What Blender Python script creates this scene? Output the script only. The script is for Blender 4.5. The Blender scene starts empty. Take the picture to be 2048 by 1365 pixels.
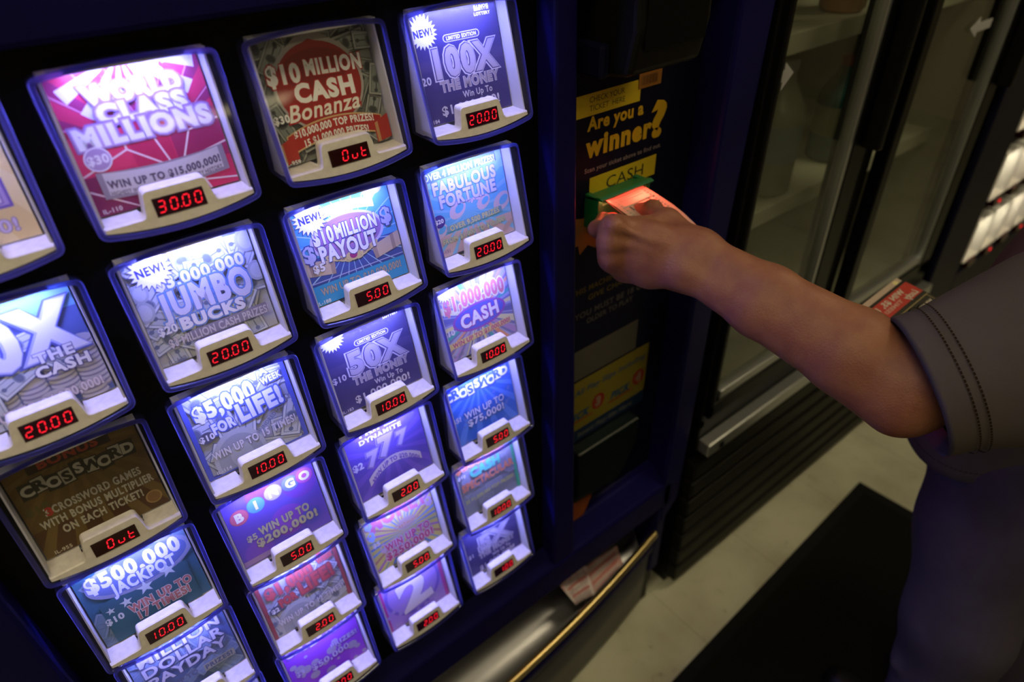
import bpy, bmesh, math, random
import numpy as np
from mathutils import Vector, Matrix
S = bpy.context.scene
COL = S.collection
rnd = random.Random(7)

# ---------------------------------------------------------------- camera
FPX = 1366.61
CAM = Vector((0.043, -0.5839, 1.5173))
RIGHT = Vector((0.77761, -0.62837, -0.02178))
DOWN = Vector((-0.38532, -0.44889, -0.80624))
FWD = Vector((0.49684, 0.63534, -0.59118))
cd = bpy.data.cameras.new('camera')
cam = bpy.data.objects.new('camera', cd)
COL.objects.link(cam)
m = Matrix((RIGHT, -DOWN, -FWD)).transposed().to_4x4()
m.translation = CAM
cam.matrix_world = m
cd.sensor_width = 36
cd.lens = FPX / 2048 * 36
cd.clip_start = 0.02
cd.dof.use_dof = True
cd.dof.focus_distance = 0.72
cd.dof.aperture_fstop = 3.5
S.camera = cam

# ---------------------------------------------------------------- world, exposure
S.view_settings.view_transform = 'Standard'
S.view_settings.look = 'None'
S.view_settings.gamma = 1
S.view_settings.use_curve_mapping = False
S.view_settings.exposure = 0.0
w = bpy.data.worlds.new('store_dark')
S.world = w
w.use_nodes = True
w.node_tree.nodes['Background'].inputs[0].default_value = (0.6, 0.65, 0.8, 1)
w.node_tree.nodes['Background'].inputs[1].default_value = 0.004
S.cycles.use_denoising = True
S.cycles.max_bounces = 10
S.cycles.transparent_max_bounces = 24
S.cycles.sample_clamp_indirect = 4
S.cycles.caustics_reflective = False
S.cycles.caustics_refractive = False

LED_POWER = 165.0        # the white light bar in each ticket window
LED_COLOR = (0.27, 0.285, 1.0)
CEIL_POWER = 14.0       # ceiling luminaires over this aisle; those further off are dimmer
CEIL_FAR = 6.5
CEIL_COLOR = (1.0, 0.84, 0.50)
ACCEPT_POWER = 260.0     # red light of the bill acceptor

def at(u, v, y):
    """the point on the vertical plane y seen at photo pixel (u, v)"""
    d = RIGHT * ((u - 1024) / FPX) + DOWN * ((v - 682.5) / FPX) + FWD
    return CAM + d * ((y - CAM.y) / d.y)

# ---------------------------------------------------------------- materials
def _nodes(name):
    mt = bpy.data.materials.new(name)
    mt.use_nodes = True
    nt = mt.node_tree
    return mt, nt, nt.nodes['Principled BSDF']

def mat(name, c, rough=0.5, metal=0.0, spec=0.5, noise=0.0, nscale=30.0, bump=0.0, bscale=200.0, emit=None, estr=1.0, c2=None):
    mt, nt, b = _nodes(name)
    b.inputs['Base Color'].default_value = (*c, 1)
    b.inputs['Roughness'].default_value = rough
    b.inputs['Metallic'].default_value = metal
    b.inputs['Specular IOR Level'].default_value = spec
    N, L = nt.nodes.new, nt.links.new
    if noise or bump:
        tc = N('ShaderNodeTexCoord')
    if noise:
        tx = N('ShaderNodeTexNoise'); tx.inputs['Scale'].default_value = nscale; tx.inputs['Detail'].default_value = 6
        L(tc.outputs['Object'], tx.inputs['Vector'])
        mx = N('ShaderNodeMix'); mx.data_type = 'RGBA'
        lo = c2 if c2 else tuple(x * (1 - noise) for x in c)
        mx.inputs[6].default_value = (*c, 1); mx.inputs[7].default_value = (*lo, 1)
        rp = N('ShaderNodeMapRange'); rp.inputs[1].default_value = 0.4; rp.inputs[2].default_value = 0.65
        L(tx.outputs['Fac'], rp.inputs[0]); L(rp.outputs[0], mx.inputs[0]); L(mx.outputs[2], b.inputs['Base Color'])
    if bump:
        tb = N('ShaderNodeTexNoise'); tb.inputs['Scale'].default_value = bscale; tb.inputs['Detail'].default_value = 4
        L(tc.outputs['Object'], tb.inputs['Vector'])
        bp = N('ShaderNodeBump'); bp.inputs['Strength'].default_value = bump; bp.inputs['Distance'].default_value = 0.002
        L(tb.outputs['Fac'], bp.inputs['Height']); L(bp.outputs[0], b.inputs['Normal'])
    if emit:
        b.inputs['Emission Color'].default_value = (*emit, 1)
        b.inputs['Emission Strength'].default_value = estr
    return mt

def _sheen(nt, f0):
    """share of light mirrored by a thin sheet, the same from both sides (Schlick)"""
    N, L = nt.nodes.new, nt.links.new
    lw = N('ShaderNodeLayerWeight'); lw.inputs[0].default_value = 0.5
    p = N('ShaderNodeMath'); p.operation = 'POWER'; p.inputs[1].default_value = 5.0
    L(lw.outputs['Facing'], p.inputs[0])
    ma = N('ShaderNodeMath'); ma.operation = 'MULTIPLY_ADD'; ma.inputs[1].default_value = 1 - f0; ma.inputs[2].default_value = f0
    L(p.outputs[0], ma.inputs[0])
    return ma.outputs[0]

def glass(name, tint, f0=0.04, rough=0.02, haze=0.0, hazecol=(1, 1, 1)):
    """thin clear sheet: see-through with a sharp reflection"""
    mt = bpy.data.materials.new(name); mt.use_nodes = True
    nt = mt.node_tree; nt.nodes.clear()
    N, L = nt.nodes.new, nt.links.new
    out = N('ShaderNodeOutputMaterial')
    tr = N('ShaderNodeBsdfTransparent'); tr.inputs[0].default_value = (*tint, 1)
    gl = N('ShaderNodeBsdfGlossy'); gl.inputs['Roughness'].default_value = rough
    mx = N('ShaderNodeMixShader')
    L(_sheen(nt, f0), mx.inputs[0]); L(tr.outputs[0], mx.inputs[1]); L(gl.outputs[0], mx.inputs[2])
    last = mx
    if haze:
        df = N('ShaderNodeBsdfTranslucent'); df.inputs[0].default_value = (*hazecol, 1)
        m2 = N('ShaderNodeMixShader'); m2.inputs[0].default_value = haze
        L(mx.outputs[0], m2.inputs[1]); L(df.outputs[0], m2.inputs[2]); last = m2
    L(last.outputs[0], out.inputs[0])
    return mt

def rim_material(name):
    """clear acrylic edge; the blue window light it carries is put into its colour"""
    mt = bpy.data.materials.new(name); mt.use_nodes = True
    nt = mt.node_tree; nt.nodes.clear()
    N, L = nt.nodes.new, nt.links.new
    out = N('ShaderNodeOutputMaterial')
    tl = N('ShaderNodeBsdfTranslucent'); tl.inputs[0].default_value = (0.32, 0.32, 0.95, 1)
    tr = N('ShaderNodeBsdfTransparent'); tr.inputs[0].default_value = (0.36, 0.38, 0.98, 1)
    gl = N('ShaderNodeBsdfGlossy'); gl.inputs['Roughness'].default_value = 0.12; gl.inputs[0].default_value = (0.9, 0.9, 1, 1)
    a = N('ShaderNodeMixShader'); a.inputs[0].default_value = 0.30
    L(tl.outputs[0], a.inputs[1]); L(tr.outputs[0], a.inputs[2])
    b = N('ShaderNodeMixShader')
    L(_sheen(nt, 0.04), b.inputs[0]); L(a.outputs[0], b.inputs[1]); L(gl.outputs[0], b.inputs[2])
    L(b.outputs[0], out.inputs[0])
    return mt

def emitter(name, c, s):
    mt = bpy.data.materials.new(name); mt.use_nodes = True
    nt = mt.node_tree; nt.nodes.clear()
    out = nt.nodes.new('ShaderNodeOutputMaterial'); e = nt.nodes.new('ShaderNodeEmission')
    e.inputs[0].default_value = (*c, 1); e.inputs[1].default_value = s
    nt.links.new(e.outputs[0], out.inputs[0])
    return mt

_ink = {}
def ink(c, rough=0.35, metal=0.0):
    k = (tuple(round(x, 3) for x in c), rough, metal)
    if k not in _ink:
        _ink[k] = mat('print_%d' % len(_ink), c, rough, metal, 0.4)
    return _ink[k]

def hexc(h):
    o = []
    for i in (0, 2, 4):
        x = int(h[i:i + 2], 16) / 255
        o.append(x / 12.92 if x <= 0.04045 else ((x + 0.055) / 1.055) ** 2.4)
    return tuple(o)

NAVY = mat('navy_powder_coat', (0.005, 0.004, 0.062), 0.45, spec=.10, noise=0.2, nscale=8, bump=0.08, bscale=900)
NAVY_D = mat('dark_navy_panel', (0.003, 0.003, 0.016), 0.45, spec=.12)
BLACK = mat('black_panel', (0.0015, 0.0015, 0.002), 0.5, spec=0.12)
BLACKP = mat('black_plastic', (0.003, 0.003, 0.003), 0.45, spec=0.2)
WHITEP = mat('white_plastic', (0.80, 0.80, 0.82), 0.45)
def milky(name, c, share):
    mt = bpy.data.materials.new(name); mt.use_nodes = True
    nt = mt.node_tree; nt.nodes.clear()
    N, L = nt.nodes.new, nt.links.new
    out = N('ShaderNodeOutputMaterial'); d = N('ShaderNodeBsdfDiffuse'); t = N('ShaderNodeBsdfTranslucent'); mx = N('ShaderNodeMixShader')
    d.inputs[0].default_value = (*c, 1); t.inputs[0].default_value = (*c, 1); mx.inputs[0].default_value = share
    L(d.outputs[0], mx.inputs[1]); L(t.outputs[0], mx.inputs[2]); L(mx.outputs[0], out.inputs[0])
    return mt
MILKY = milky('milky_white_plastic', (0.84, 0.84, 0.86), 0.5)
CREAM = mat('cream_plastic', (0.74, 0.70, 0.66), 0.45, noise=0.12, nscale=160)
CLEAR = glass('clear_acrylic', (0.97, 0.97, 1.0), 0.035, 0.04, 0.03, (.8, .8, .9))
CLEARS = glass('acrylic_side', (0.86, 0.87, 1.0), 0.045, 0.05, 0.10, (0.4, 0.4, 1.0))
RIM = rim_material('acrylic_rim')
LEDM = emitter('cool_white_led', LED_COLOR, LED_POWER)
LEDW = emitter('warm_white_lamp', (1.0, 0.88, 0.55), 55.0)
DISP = mat('smoked_red_display', (0.02, 0.001, 0.001), 0.12, spec=0.3)
DIGIT = emitter('red_digit', (1.0, 0.012, 0.025), 1.5)
CHROME = mat('brushed_steel', (0.34, 0.34, 0.38), 0.38, 1.0, bump=0.05, bscale=60)
GOLD = mat('worn_brass_lip', (0.62, 0.48, 0.22), 0.3, 1.0)
GREYD = mat('grey_door_paint', (0.055, 0.055, 0.060), 0.45, noise=0.15, nscale=6)

# ---------------------------------------------------------------- mesh helpers
class MB:
    def __init__(s):
        s.v, s.f, s.mi, s.m, s.sm = [], [], [], [], []
    def mid(s, mt):
        if mt not in s.m: s.m.append(mt)
        return s.m.index(mt)
    def add(s, vs, fs, mt, smooth=False):
        o = len(s.v); i = s.mid(mt)
        s.v += [tuple(v) for v in vs]
        for f in fs:
            s.f.append([a + o for a in f]); s.mi.append(i); s.sm.append(smooth)
    def box(s, lo, hi, mt, bev=0.0, seg=2):
        bm = bmesh.new()
        bmesh.ops.create_cube(bm, size=1)
        for v in bm.verts:
            v.co = Vector([(lo[k] + hi[k]) / 2 + v.co[k] * (hi[k] - lo[k]) for k in range(3)])
        if bev:
            bmesh.ops.bevel(bm, geom=bm.edges[:], offset=bev, segments=seg, affect='EDGES', profile=0.5)
        s.bm(bm, mt, bool(bev) and False)
    def bm(s, bm, mt, smooth=False, M=None):
        bm.verts.index_update()
        s.add([(M @ v.co if M else v.co) for v in bm.verts], [[v.index for v in f.verts] for f in bm.faces], mt, smooth)
        bm.free()
    def prism(s, pts, axis, a, b, mt, bev=0.0, seg=2):
        """polygon in the two other axes extruded along axis from a to b"""
        bm = bmesh.new()
        def mk(p, q):
            if axis == 0: return (q, p[0], p[1])
            if axis == 1: return (p[0], q, p[1])
            return (p[0], p[1], q)
        A = [bm.verts.new(mk(p, a)) for p in pts]; B = [bm.verts.new(mk(p, b)) for p in pts]
        n = len(pts)
        bm.faces.new(A); bm.faces.new(B[::-1])
        for i in range(n): bm.faces.new((A[i], B[i], B[(i + 1) % n], A[(i + 1) % n]))
        bmesh.ops.recalc_face_normals(bm, faces=bm.faces[:])
        if bev:
            bmesh.ops.bevel(bm, geom=bm.edges[:], offset=bev, segments=seg, affect='EDGES', profile=0.5)
        s.bm(bm, mt)
    def loft(s, rings, mt, cap0=True, cap1=True, closed=True, smooth=True):
        n = len(rings[0]); vs = [p for r in rings for p in r]; fs = []
        for i in range(len(rings) - 1):
            for j in range(n if closed else n - 1):
                k = (j + 1) % n
                fs.append([i * n + j, i * n + k, (i + 1) * n + k, (i + 1) * n + j])
        s.add(vs, fs, mt, smooth)
        if closed and cap0: s.add(rings[0], [list(range(n))[::-1]], mt)
        if closed and cap1: s.add(rings[-1], [list(range(n))], mt)
    def tube(s, pts, r, mt, n=8, smooth=True):
        pts = [Vector(p) for p in pts]; rings = []
        rr = r if isinstance(r, (list, tuple)) else [r] * len(pts)
        up = None
        for i, p in enumerate(pts):
            t = (pts[min(i + 1, len(pts) - 1)] - pts[max(i - 1, 0)]).normalized()
            if up is None:
                up = t.orthogonal().normalized()
            up = (up - t * up.dot(t)).normalized(); sd = t.cross(up)
            rings.append([p + (up * math.cos(2 * math.pi * k / n) + sd * math.sin(2 * math.pi * k / n)) * rr[i] for k in range(n)])
        s.loft(rings, mt, smooth=smooth)
    def lathe(s, prof, c, mt, n=20):
        s.loft([[Vector((c[0] + r * math.cos(2 * math.pi * k / n), c[1] + r * math.sin(2 * math.pi * k / n), c[2] + z)) for k in range(n)] for r, z in prof], mt)
    def build(s, name, parent=None, loc=None, shadeauto=False):
        me = bpy.data.meshes.new(name)
        me.from_pydata(s.v, [], s.f)
        for mt in s.m: me.materials.append(mt)
        me.polygons.foreach_set('material_index', s.mi)
        me.polygons.foreach_set('use_smooth', s.sm)
        me.update()
        return link(name, me, parent, loc)

def link(name, me, parent=None, loc=None):
    o = bpy.data.objects.new(name, me); COL.objects.link(o)
    if parent: o.parent = parent
    if loc is not None: o.location = loc
    return o

def empty(name, loc):
    return link(name, None, None, loc)

def tag(o, label=None, cat=None, group=None, kind=None):
    if label: o['label'] = label
    if cat: o['category'] = cat
    if group: o['group'] = group
    if kind: o['kind'] = kind
    return o

def rel(mb, root):
    """world-space vertices into the space of a root at its location"""
    L = Vector(root.location)
    mb.v = [tuple(Vector(v) - L) for v in mb.v]
    return mb

# ---------------------------------------------------------------- lettering
_txt = {}
def text_mesh(t, off, sp=1.0):
    k = (t, off, sp)
    if k in _txt: return _txt[k]
    cu = bpy.data.curves.new('lettering', 'FONT')
    cu.body = t; cu.size = 1.0; cu.offset = off; cu.resolution_u = 3
    cu.space_character = sp; cu.align_x = 'CENTER'; cu.fill_mode = 'FRONT'
    o = bpy.data.objects.new('lettering', cu)
    me = o.to_mesh()
    V = np.array([v.co[:2] for v in me.vertices]) if len(me.vertices) else np.zeros((0, 2))
    F = [list(p.vertices) for p in me.polygons]
    o.to_mesh_clear()
    bpy.data.objects.remove(o); bpy.data.curves.remove(cu)
    V = V / 0.7                                   # cap height = 1
    V[:, 1] -= 0.5
    x0, x1 = V[:, 0].min() + off / .7, V[:, 0].max() - off / .7
    V[:, 0] -= (x0 + x1) / 2
    _txt[k] = (V, F, x1 - x0)
    return _txt[k]

def clip(poly, x0, y0, x1, y1):
    for ax, val, sg in ((0, x0, 1), (0, x1, -1), (1, y0, 1), (1, y1, -1)):
        out = []
        for i, p in enumerate(poly):
            q = poly[(i + 1) % len(poly)]
            pin = (p[ax] - val) * sg >= 0; qin = (q[ax] - val) * sg >= 0
            if pin: out.append(p)
            if pin != qin:
                t = (val - p[ax]) / (q[ax] - p[ax])
                out.append((p[0] + t * (q[0] - p[0]), p[1] + t * (q[1] - p[1])))
        poly = out
        if len(poly) < 3: return []
    return poly

class Print:
    """flat printed artwork in centimetres, origin at lower left, later mapped onto an object"""
    def __init__(s, W, H, base, mb=None, dz=0.0000125):
        s.W, s.H, s.k, s.dz = W, H, 1, dz
        s.items = []
        s.base = base
    def poly(s, pts, c, cl=True):
        if cl: pts = clip([tuple(p) for p in pts], 0, 0, s.W, s.H)
        if len(pts) < 3: return
        s.items.append((np.array(pts, float), [list(range(len(pts)))], c, s.k)); s.k += 1
    def rect(s, x0, y0, x1, y1, c, rot=0):
        cx, cy = (x0 + x1) / 2, (y0 + y1) / 2
        P = [(x0, y0), (x1, y0), (x1, y1), (x0, y1)]
        ca, sa = math.cos(rot), math.sin(rot)
        s.poly([(cx + (x - cx) * ca - (y - cy) * sa, cy + (x - cx) * sa + (y - cy) * ca) for x, y in P], c)
    def ell(s, cx, cy, rx, ry, c, n=40, rot=0):
        ca, sa = math.cos(rot), math.sin(rot)
        s.poly([(cx + rx * math.cos(a) * ca - ry * math.sin(a) * sa, cy + rx * math.cos(a) * sa + ry * math.sin(a) * ca) for a in [2 * math.pi * i / n for i in range(n)]], c)
    def star(s, cx, cy, r0, r1, n, c, rot=0, sx=1.0):
        pts = []
        for i in range(2 * n):
            a = rot + math.pi * i / n; r = r0 if i % 2 == 0 else r1
            pts.append((cx + r * math.cos(a) * sx, cy + r * math.sin(a)))
        s.fan(cx, cy, pts, c)
    def fan(s, cx, cy, pts, c):
        V = [(cx, cy)] + pts; n = len(pts)
        V = [(min(max(x, 0), s.W), min(max(y, 0), s.H)) for x, y in V]
        s.items.append((np.array(V, float), [[0, 1 + i, 1 + (i + 1) % n] for i in range(n)], c, s.k)); s.k += 1
    def rays(s, cx, cy, R, n, c, duty=0.5, rot=0, r0=0.0):
        k0 = s.k
        for i in range(n):
            a0 = rot + 2 * math.pi * i / n; a1 = a0 + 2 * math.pi / n * duty
            P = [(cx + r0 * math.cos(a0), cy + r0 * math.sin(a0)), (cx + R * math.cos(a0), cy + R * math.sin(a0)), (cx + R * math.cos(a1), cy + R * math.sin(a1))]
            if r0: P.append((cx + r0 * math.cos(a1), cy + r0 * math.sin(a1)))
            s.poly(P, c); s.k = k0
        s.k += 1
    def band(s, x0, x1, ybot, ytop, c, n=14):
        """strip between two curves"""
        xs = [x0 + (x1 - x0) * i / n for i in range(n + 1)]
        V = [(x, ybot(x)) for x in xs] + [(x, ytop(x)) for x in xs]
        s.items.append((np.array(V, float), [[i, i + 1, n + 2 + i, n + 1 + i] for i in range(n)], c, s.k)); s.k += 1
    def text(s, t, cx, cy, h, c, w=None, out=None, ow=0.07, out2=None, ow2=0.14, bold=0.025, rot=0.0, shear=0.0, arc=0.0, grow=0.0, sh=None, shd=(0.06, -0.06)):
        """h = cap height, w = width to fit"""
        sp = 1.15 if bold > .04 else (1.08 if bold > .015 else 1.0)
        wid = text_mesh(t, bold, sp)[2]
        sx = (w / wid) if w else h
        layers = []
        if sh: layers.append((ow if out else bold, sh, shd))
        if out2: layers.append((ow2, out2, (0, 0)))
        if out: layers.append((ow, out, (0, 0)))
        layers.append((bold, c, (0, 0)))
        ca, sa = math.cos(rot), math.sin(rot)
        for off, col, d in layers:
            V, F, _ = text_mesh(t, off, sp)
            if not len(V): continue
            X = V[:, 0] * sx; Y = V[:, 1] * h
            hw = wid * sx / 2
            Y = Y * (1 + grow * X / hw)
            X = X + shear * Y
            Y = Y + arc * (1 - (X / hw) ** 2)
            P = np.stack([cx + d[0] + X * ca - Y * sa, cy + d[1] + X * sa + Y * ca], 1)
            P[:, 0] = np.clip(P[:, 0], 0.02, s.W - 0.02); P[:, 1] = np.clip(P[:, 1], 0.02, s.H - 0.02)
            s.items.append((P, F, col, s.k)); s.k += 1
    def pill(s, cx, cy, w, h, c, rot=0):
        r = h / 2; pts = []
        for i in range(13): a = -math.pi / 2 + math.pi * i / 12; pts.append((w / 2 - r + r * math.cos(a), r * math.sin(a)))
        for i in range(13): a = math.pi / 2 + math.pi * i / 12; pts.append((-w / 2 + r + r * math.cos(a), r * math.sin(a)))
        ca, sa = math.cos(rot), math.sin(rot)
        s.poly([(cx + x * ca - y * sa, cy + x * sa + y * ca) for x, y in pts], c)
    def bills(s, n, seed, cols, size=3.4):
        r = random.Random(seed)
        for i in range(n):
            cx, cy, a = r.uniform(0, s.W), r.uniform(0, s.H), r.uniform(0, math.pi)
            L, Wd = size * r.uniform(.8, 1.2), size * .45
            for (kx, ky, c) in ((1.04, 1.08, cols[-1]), (1.0, 1.0, cols[0]), (0.88, .76, cols[1]), (0.84, .66, cols[2 + i % max(1, len(cols) - 3)])):
                s.rect(cx - L / 2 * kx, cy - Wd / 2 * ky, cx + L / 2 * kx, cy + Wd / 2 * ky, c, a)
            ca, sa = math.cos(a), math.sin(a)
            for q in (-.36, .36):
                s.ell(cx + q * L * ca, cy + q * L * sa, Wd * .13, Wd * .13, cols[-1], 10)
                s.rect(cx + q * .62 * L * ca - Wd * .28, cy + q * .62 * L * sa - .05, cx + q * .62 * L * ca + Wd * .28, cy + q * .62 * L * sa + .05, cols[-1], a)
            s.ell(cx, cy, Wd * .26, Wd * .34, cols[1], 14, a); s.ell(cx, cy, Wd * .19, Wd * .26, cols[-1], 14, a)
    def put(s, mb, fn):
        """fn(x_cm, y_cm, lift) -> world point"""
        for P, F, c, k in s.items:
            mt = c if not isinstance(c, tuple) else ink(c)
            mb.add([fn(p[0], p[1], k * s.dz) for p in P], F, mt)
# ---------------------------------------------------------------- ticket artwork
W_, H_ = 10.4, 10.6
WHT = (0.85, 0.85, 0.85); BLK = (0.01, 0.01, 0.012)
GB = [(0.34, 0.36, 0.33), (0.12, 0.14, 0.13), (0.28, 0.31, 0.29), (0.22, 0.25, 0.23), (0.05, 0.06, 0.06)]     # banknote greys
LB = [(0.64, 0.67, 0.70), (0.28, 0.32, 0.40), (0.56, 0.60, 0.65), (0.46, 0.50, 0.57), (0.15, 0.18, 0.27)]

def burst(p, cx, cy, r=1.75, txt=True, base=WHT):
    p.star(cx, cy, r * 1.06, r * .80, 22, (0.08, 0.08, 0.2), 0.06)
    p.star(cx, cy, r, r * .74, 22, base, 0.06)
    if txt: p.text('NEW!', cx, cy, r * .42, (0.03, 0.03, 0.25), w=r * 1.25, bold=.045, rot=.05)

def coin(p, cx, cy, r, c, edge, n=7, h=.42):
    for i in range(n):
        p.ell(cx, cy + i * h, r, r * .42, edge, 22); p.ell(cx, cy + i * h + .12, r * .95, r * .38, c, 22)

def A1(p):
    p.rect(0, 0, W_, H_, (.72, .56, .26)); p.rays(5, 11, 16, 18, (.80, .66, .36), .5)
    p.rect(3.4, 2.6, 9.6, 4.7, (.16, .10, .42)); p.rect(3.6, 2.8, 9.4, 4.5, (.40, .30, .62))
    p.text('CASH', 6.5, 3.65, 1.2, (.62, .52, .72), w=5.0, out=(.10, .06, .35), ow=.06)
    p.text('$1,000,000!', 5.5, 1.5, .9, (.62, .52, .80), w=7.6, out=(.12, .08, .35), ow=.06, rot=-.03)
    p.ell(5, 8.6, 2.6, 1.2, (.78, .64, .34))
def B1(p):
    p.rect(0, 0, W_, H_, (.62, .03, .10))
    p.rays(5.6, 4.0, 15, 22, (.30, .02, .10), .45); p.rays(5.6, 4.0, 15, 22, (.80, .30, .42), .06, .1)
    p.rays(5.2, 11, 5, 15, (.75, .72, .85), .55, .1); p.bills(9, 3, [(.7, .7, .78), (.45, .35, .5), (.6, .6, .7)], 1.7)
    p.poly([(0, 0), (10.4, 0), (10.4, 6.4), (0, 6.0)], (.60, .03, .11))
    for i, (a, b, c, d) in enumerate([(0, 3.4, 3.6, 6.2), (3.7, 1.8, 6.5, 6.4), (6.6, 2.5, 10.4, 6.4), (0, 0, 3.5, 3.2)]):
        p.rect(a, b, c, d, [(.66, .04, .12), (.50, .02, .09), (.34, .02, .10), (.22, .02, .08)][i])
    for x0, y0, x1, y1 in [(0, 3.3, 3.4, 4.6), (3.4, 4.6, 3.3, 6), (3.4, 4.6, 6, 2.6), (5.2, 6, 6.1, 2.6), (6.9, 6.2, 8.0, 5.0), (8, 5, 10.4, 5.5), (8, 5, 6.9, 2.8), (6.9, 2.8, 10.4, 3.6), (0, 2.2, 3, 0), (2.4, 1.9, 10.4, .6), (8.2, 0, 7.6, 2.2)]:
        a = math.atan2(y1 - y0, x1 - x0); L = math.hypot(x1 - x0, y1 - y0)
        p.rect((x0 + x1) / 2 - L / 2, (y0 + y1) / 2 - .07, (x0 + x1) / 2 + L / 2, (y0 + y1) / 2 + .07, (.80, .62, .70), a)
    vio = (.32, .18, .42)
    for t, x, y, w_, h in (('WORLD', 5.3, 8.75, 6.5, 1.25), ('CLASS', 5.5, 7.35, 6.0, 1.25), ('MILLIONS', 5.2, 5.95, 9.3, 1.35)):
        p.text(t, x, y, h, (.86, .84, .90), w=w_, out=(.50, .36, .62), ow=.11, out2=vio, ow2=.17, bold=.055, shear=-.06, sh=(.12, .04, .16))
    p.ell(1.35, 4.35, .92, .92, (.75, .68, .85)); p.ell(1.35, 4.35, .8, .8, (.42, .30, .55)); p.text('$30', 1.35, 4.35, .62, (.8, .76, .9), bold=.04)
    p.band(.8, 10, lambda x: 1.1 + .045 * (x - 5.4) ** 2 * .3, lambda x: 3.1 + .05 * (x - 5.4) ** 2 * .3, (.30, .26, .34))
    p.band(1.2, 9.6, lambda x: 1.25 + .02 * (x - 5.4) ** 2, lambda x: 2.95 + .02 * (x - 5.4) ** 2, (.60, .57, .66))
    p.text('WIN UP TO $15,000,000!', 5.4, 2.4, .55, (.10, .08, .14), w=8.2, bold=.05, arc=-.25)
    p.text('HIGHEST INSTANT PAYOUT IN IL LOTTERY HISTORY', 5.4, 1.72, .32, (.12, .1, .16), w=8.2, arc=-.25)
    p.text('IL-110', .95, .55, .34, (.7, .6, .7)); p.text('ILLINOIS LOTTERY', 7.8, 10.1, .3, (.85, .85, .9), bold=.05)
def C1(p):  # inks darkened to hold the shade of the unlit window
    p.rect(0, 0, W_, H_, (.26, .28, .26)); p.bills(34, 5, GB, 3.0)
    p.ell(5.0, 6.3, 4.0, 3.9, (.38, .36, .34)); p.ell(5.0, 6.2, 3.75, 3.6, (.30, .022, .02)); p.ell(5, 7.6, 3.0, 1.6, (.22, .018, .018))
    red = (.40, .02, .02)
    p.text('$10', 2.15, 7.6, 1.45, WHT, w=2.7, out=red, ow=.10, bold=.05, rot=-.05); p.text('MILLION', 6.6, 7.65, 1.2, WHT, w=5.0, out=red, ow=.10, bold=.05, rot=-.05)
    p.text('CASH', 5.3, 5.8, 1.45, WHT, w=5.2, out=red, ow=.10, bold=.055, rot=-.02)
    p.text('Bonanza', 5.0, 4.35, 1.35, (.85, .82, .76), w=6.4, out=red, ow=.09, bold=.02, shear=.28)
    p.text('$30', .95, 4.1, .62, WHT, w=1.3, bold=.05, out=BLK, ow=.09)
    p.band(.9, 9.8, lambda x: .9 + .8 * (1 - ((x - 5.3) / 4.5) ** 2), lambda x: 2.6 + .9 * (1 - ((x - 5.3) / 4.5) ** 2), (.60, .40, .20))
    p.band(1.0, 9.7, lambda x: 1.05 + .8 * (1 - ((x - 5.3) / 4.5) ** 2), lambda x: 2.5 + .85 * (1 - ((x - 5.3) / 4.5) ** 2), (.42, .03, .025))
    for x in (0.0, 8.9): p.poly([(x, .2), (x + 1.5, .5), (x + 1.5, 2.6), (x, 2.0)], (.46, .04, .03)); p.poly([(x + .1, .2), (x + .4, .3), (x + .4, 2.1), (x + .1, 2.0)], (.55, .3, .15))
    p.text('$10,000,000 TOP PRIZES!', 5.3, 2.55, .62, WHT, w=7.4, bold=.035, arc=.35); p.text('15 $1,000,000 PRIZES!', 5.3, 1.7, .6, WHT, w=6.0, bold=.035, arc=.3)
    p.text('IL-959', .8, .4, .36, WHT, out=BLK)
def money(p, big, price, code, w_):
    p.rect(0, 0, W_, H_, (.055, .045, .16)); p.rect(0, 5.2, W_, 6.2, (.075, .06, .18))
    sil = (.62, .60, .74)
    p.pill(5.9, 7.85, 4.2, .72, sil); p.pill(5.9, 7.85, 4.0, .56, (.06, .05, .17)); p.text('LIMITED EDITION', 5.9, 7.85, .34, WHT, w=3.4, bold=.045)
    p.text(big, 6.0, 5.75, 2.5, (.46, .42, .55), w=w_, out=(.08, .07, .2), ow=.075, out2=sil, ow2=.105, bold=.05)
    p.text('THE MONEY', 6.0, 3.6, .95, (.36, .32, .38), w=6.8, out=sil, ow=.075, bold=.045)
    p.text('Win Up To', 6.6, 2.45, .62, sil, w=3.5, bold=.02)
    p.text('$1,000,000!', 5.6, 1.35, .85, sil, w=6.8, bold=.03)
    p.text(price, 1.15, 4.4 if price == '20' else 4.6, .7, sil, bold=.03); p.text(code, 1.0, .55, .34, sil)
    p.text('ILLINOIS', 8.7, 9.95, .28, WHT, bold=.05); p.text('LOTTERY', 8.7, 9.5, .28, WHT, bold=.05)
def D1(p): money(p, '100X', '20', 'IL-184', 7.0); burst(p, 1.8, 8.7, 1.55)
def C3(p): money(p, '50X', '$10', 'IL-183', 6.6); burst(p, 1.5, 9.4, 1.5, False)
def D6(p): money(p, '5X', '$1', 'IL-177', 5.6)
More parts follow.
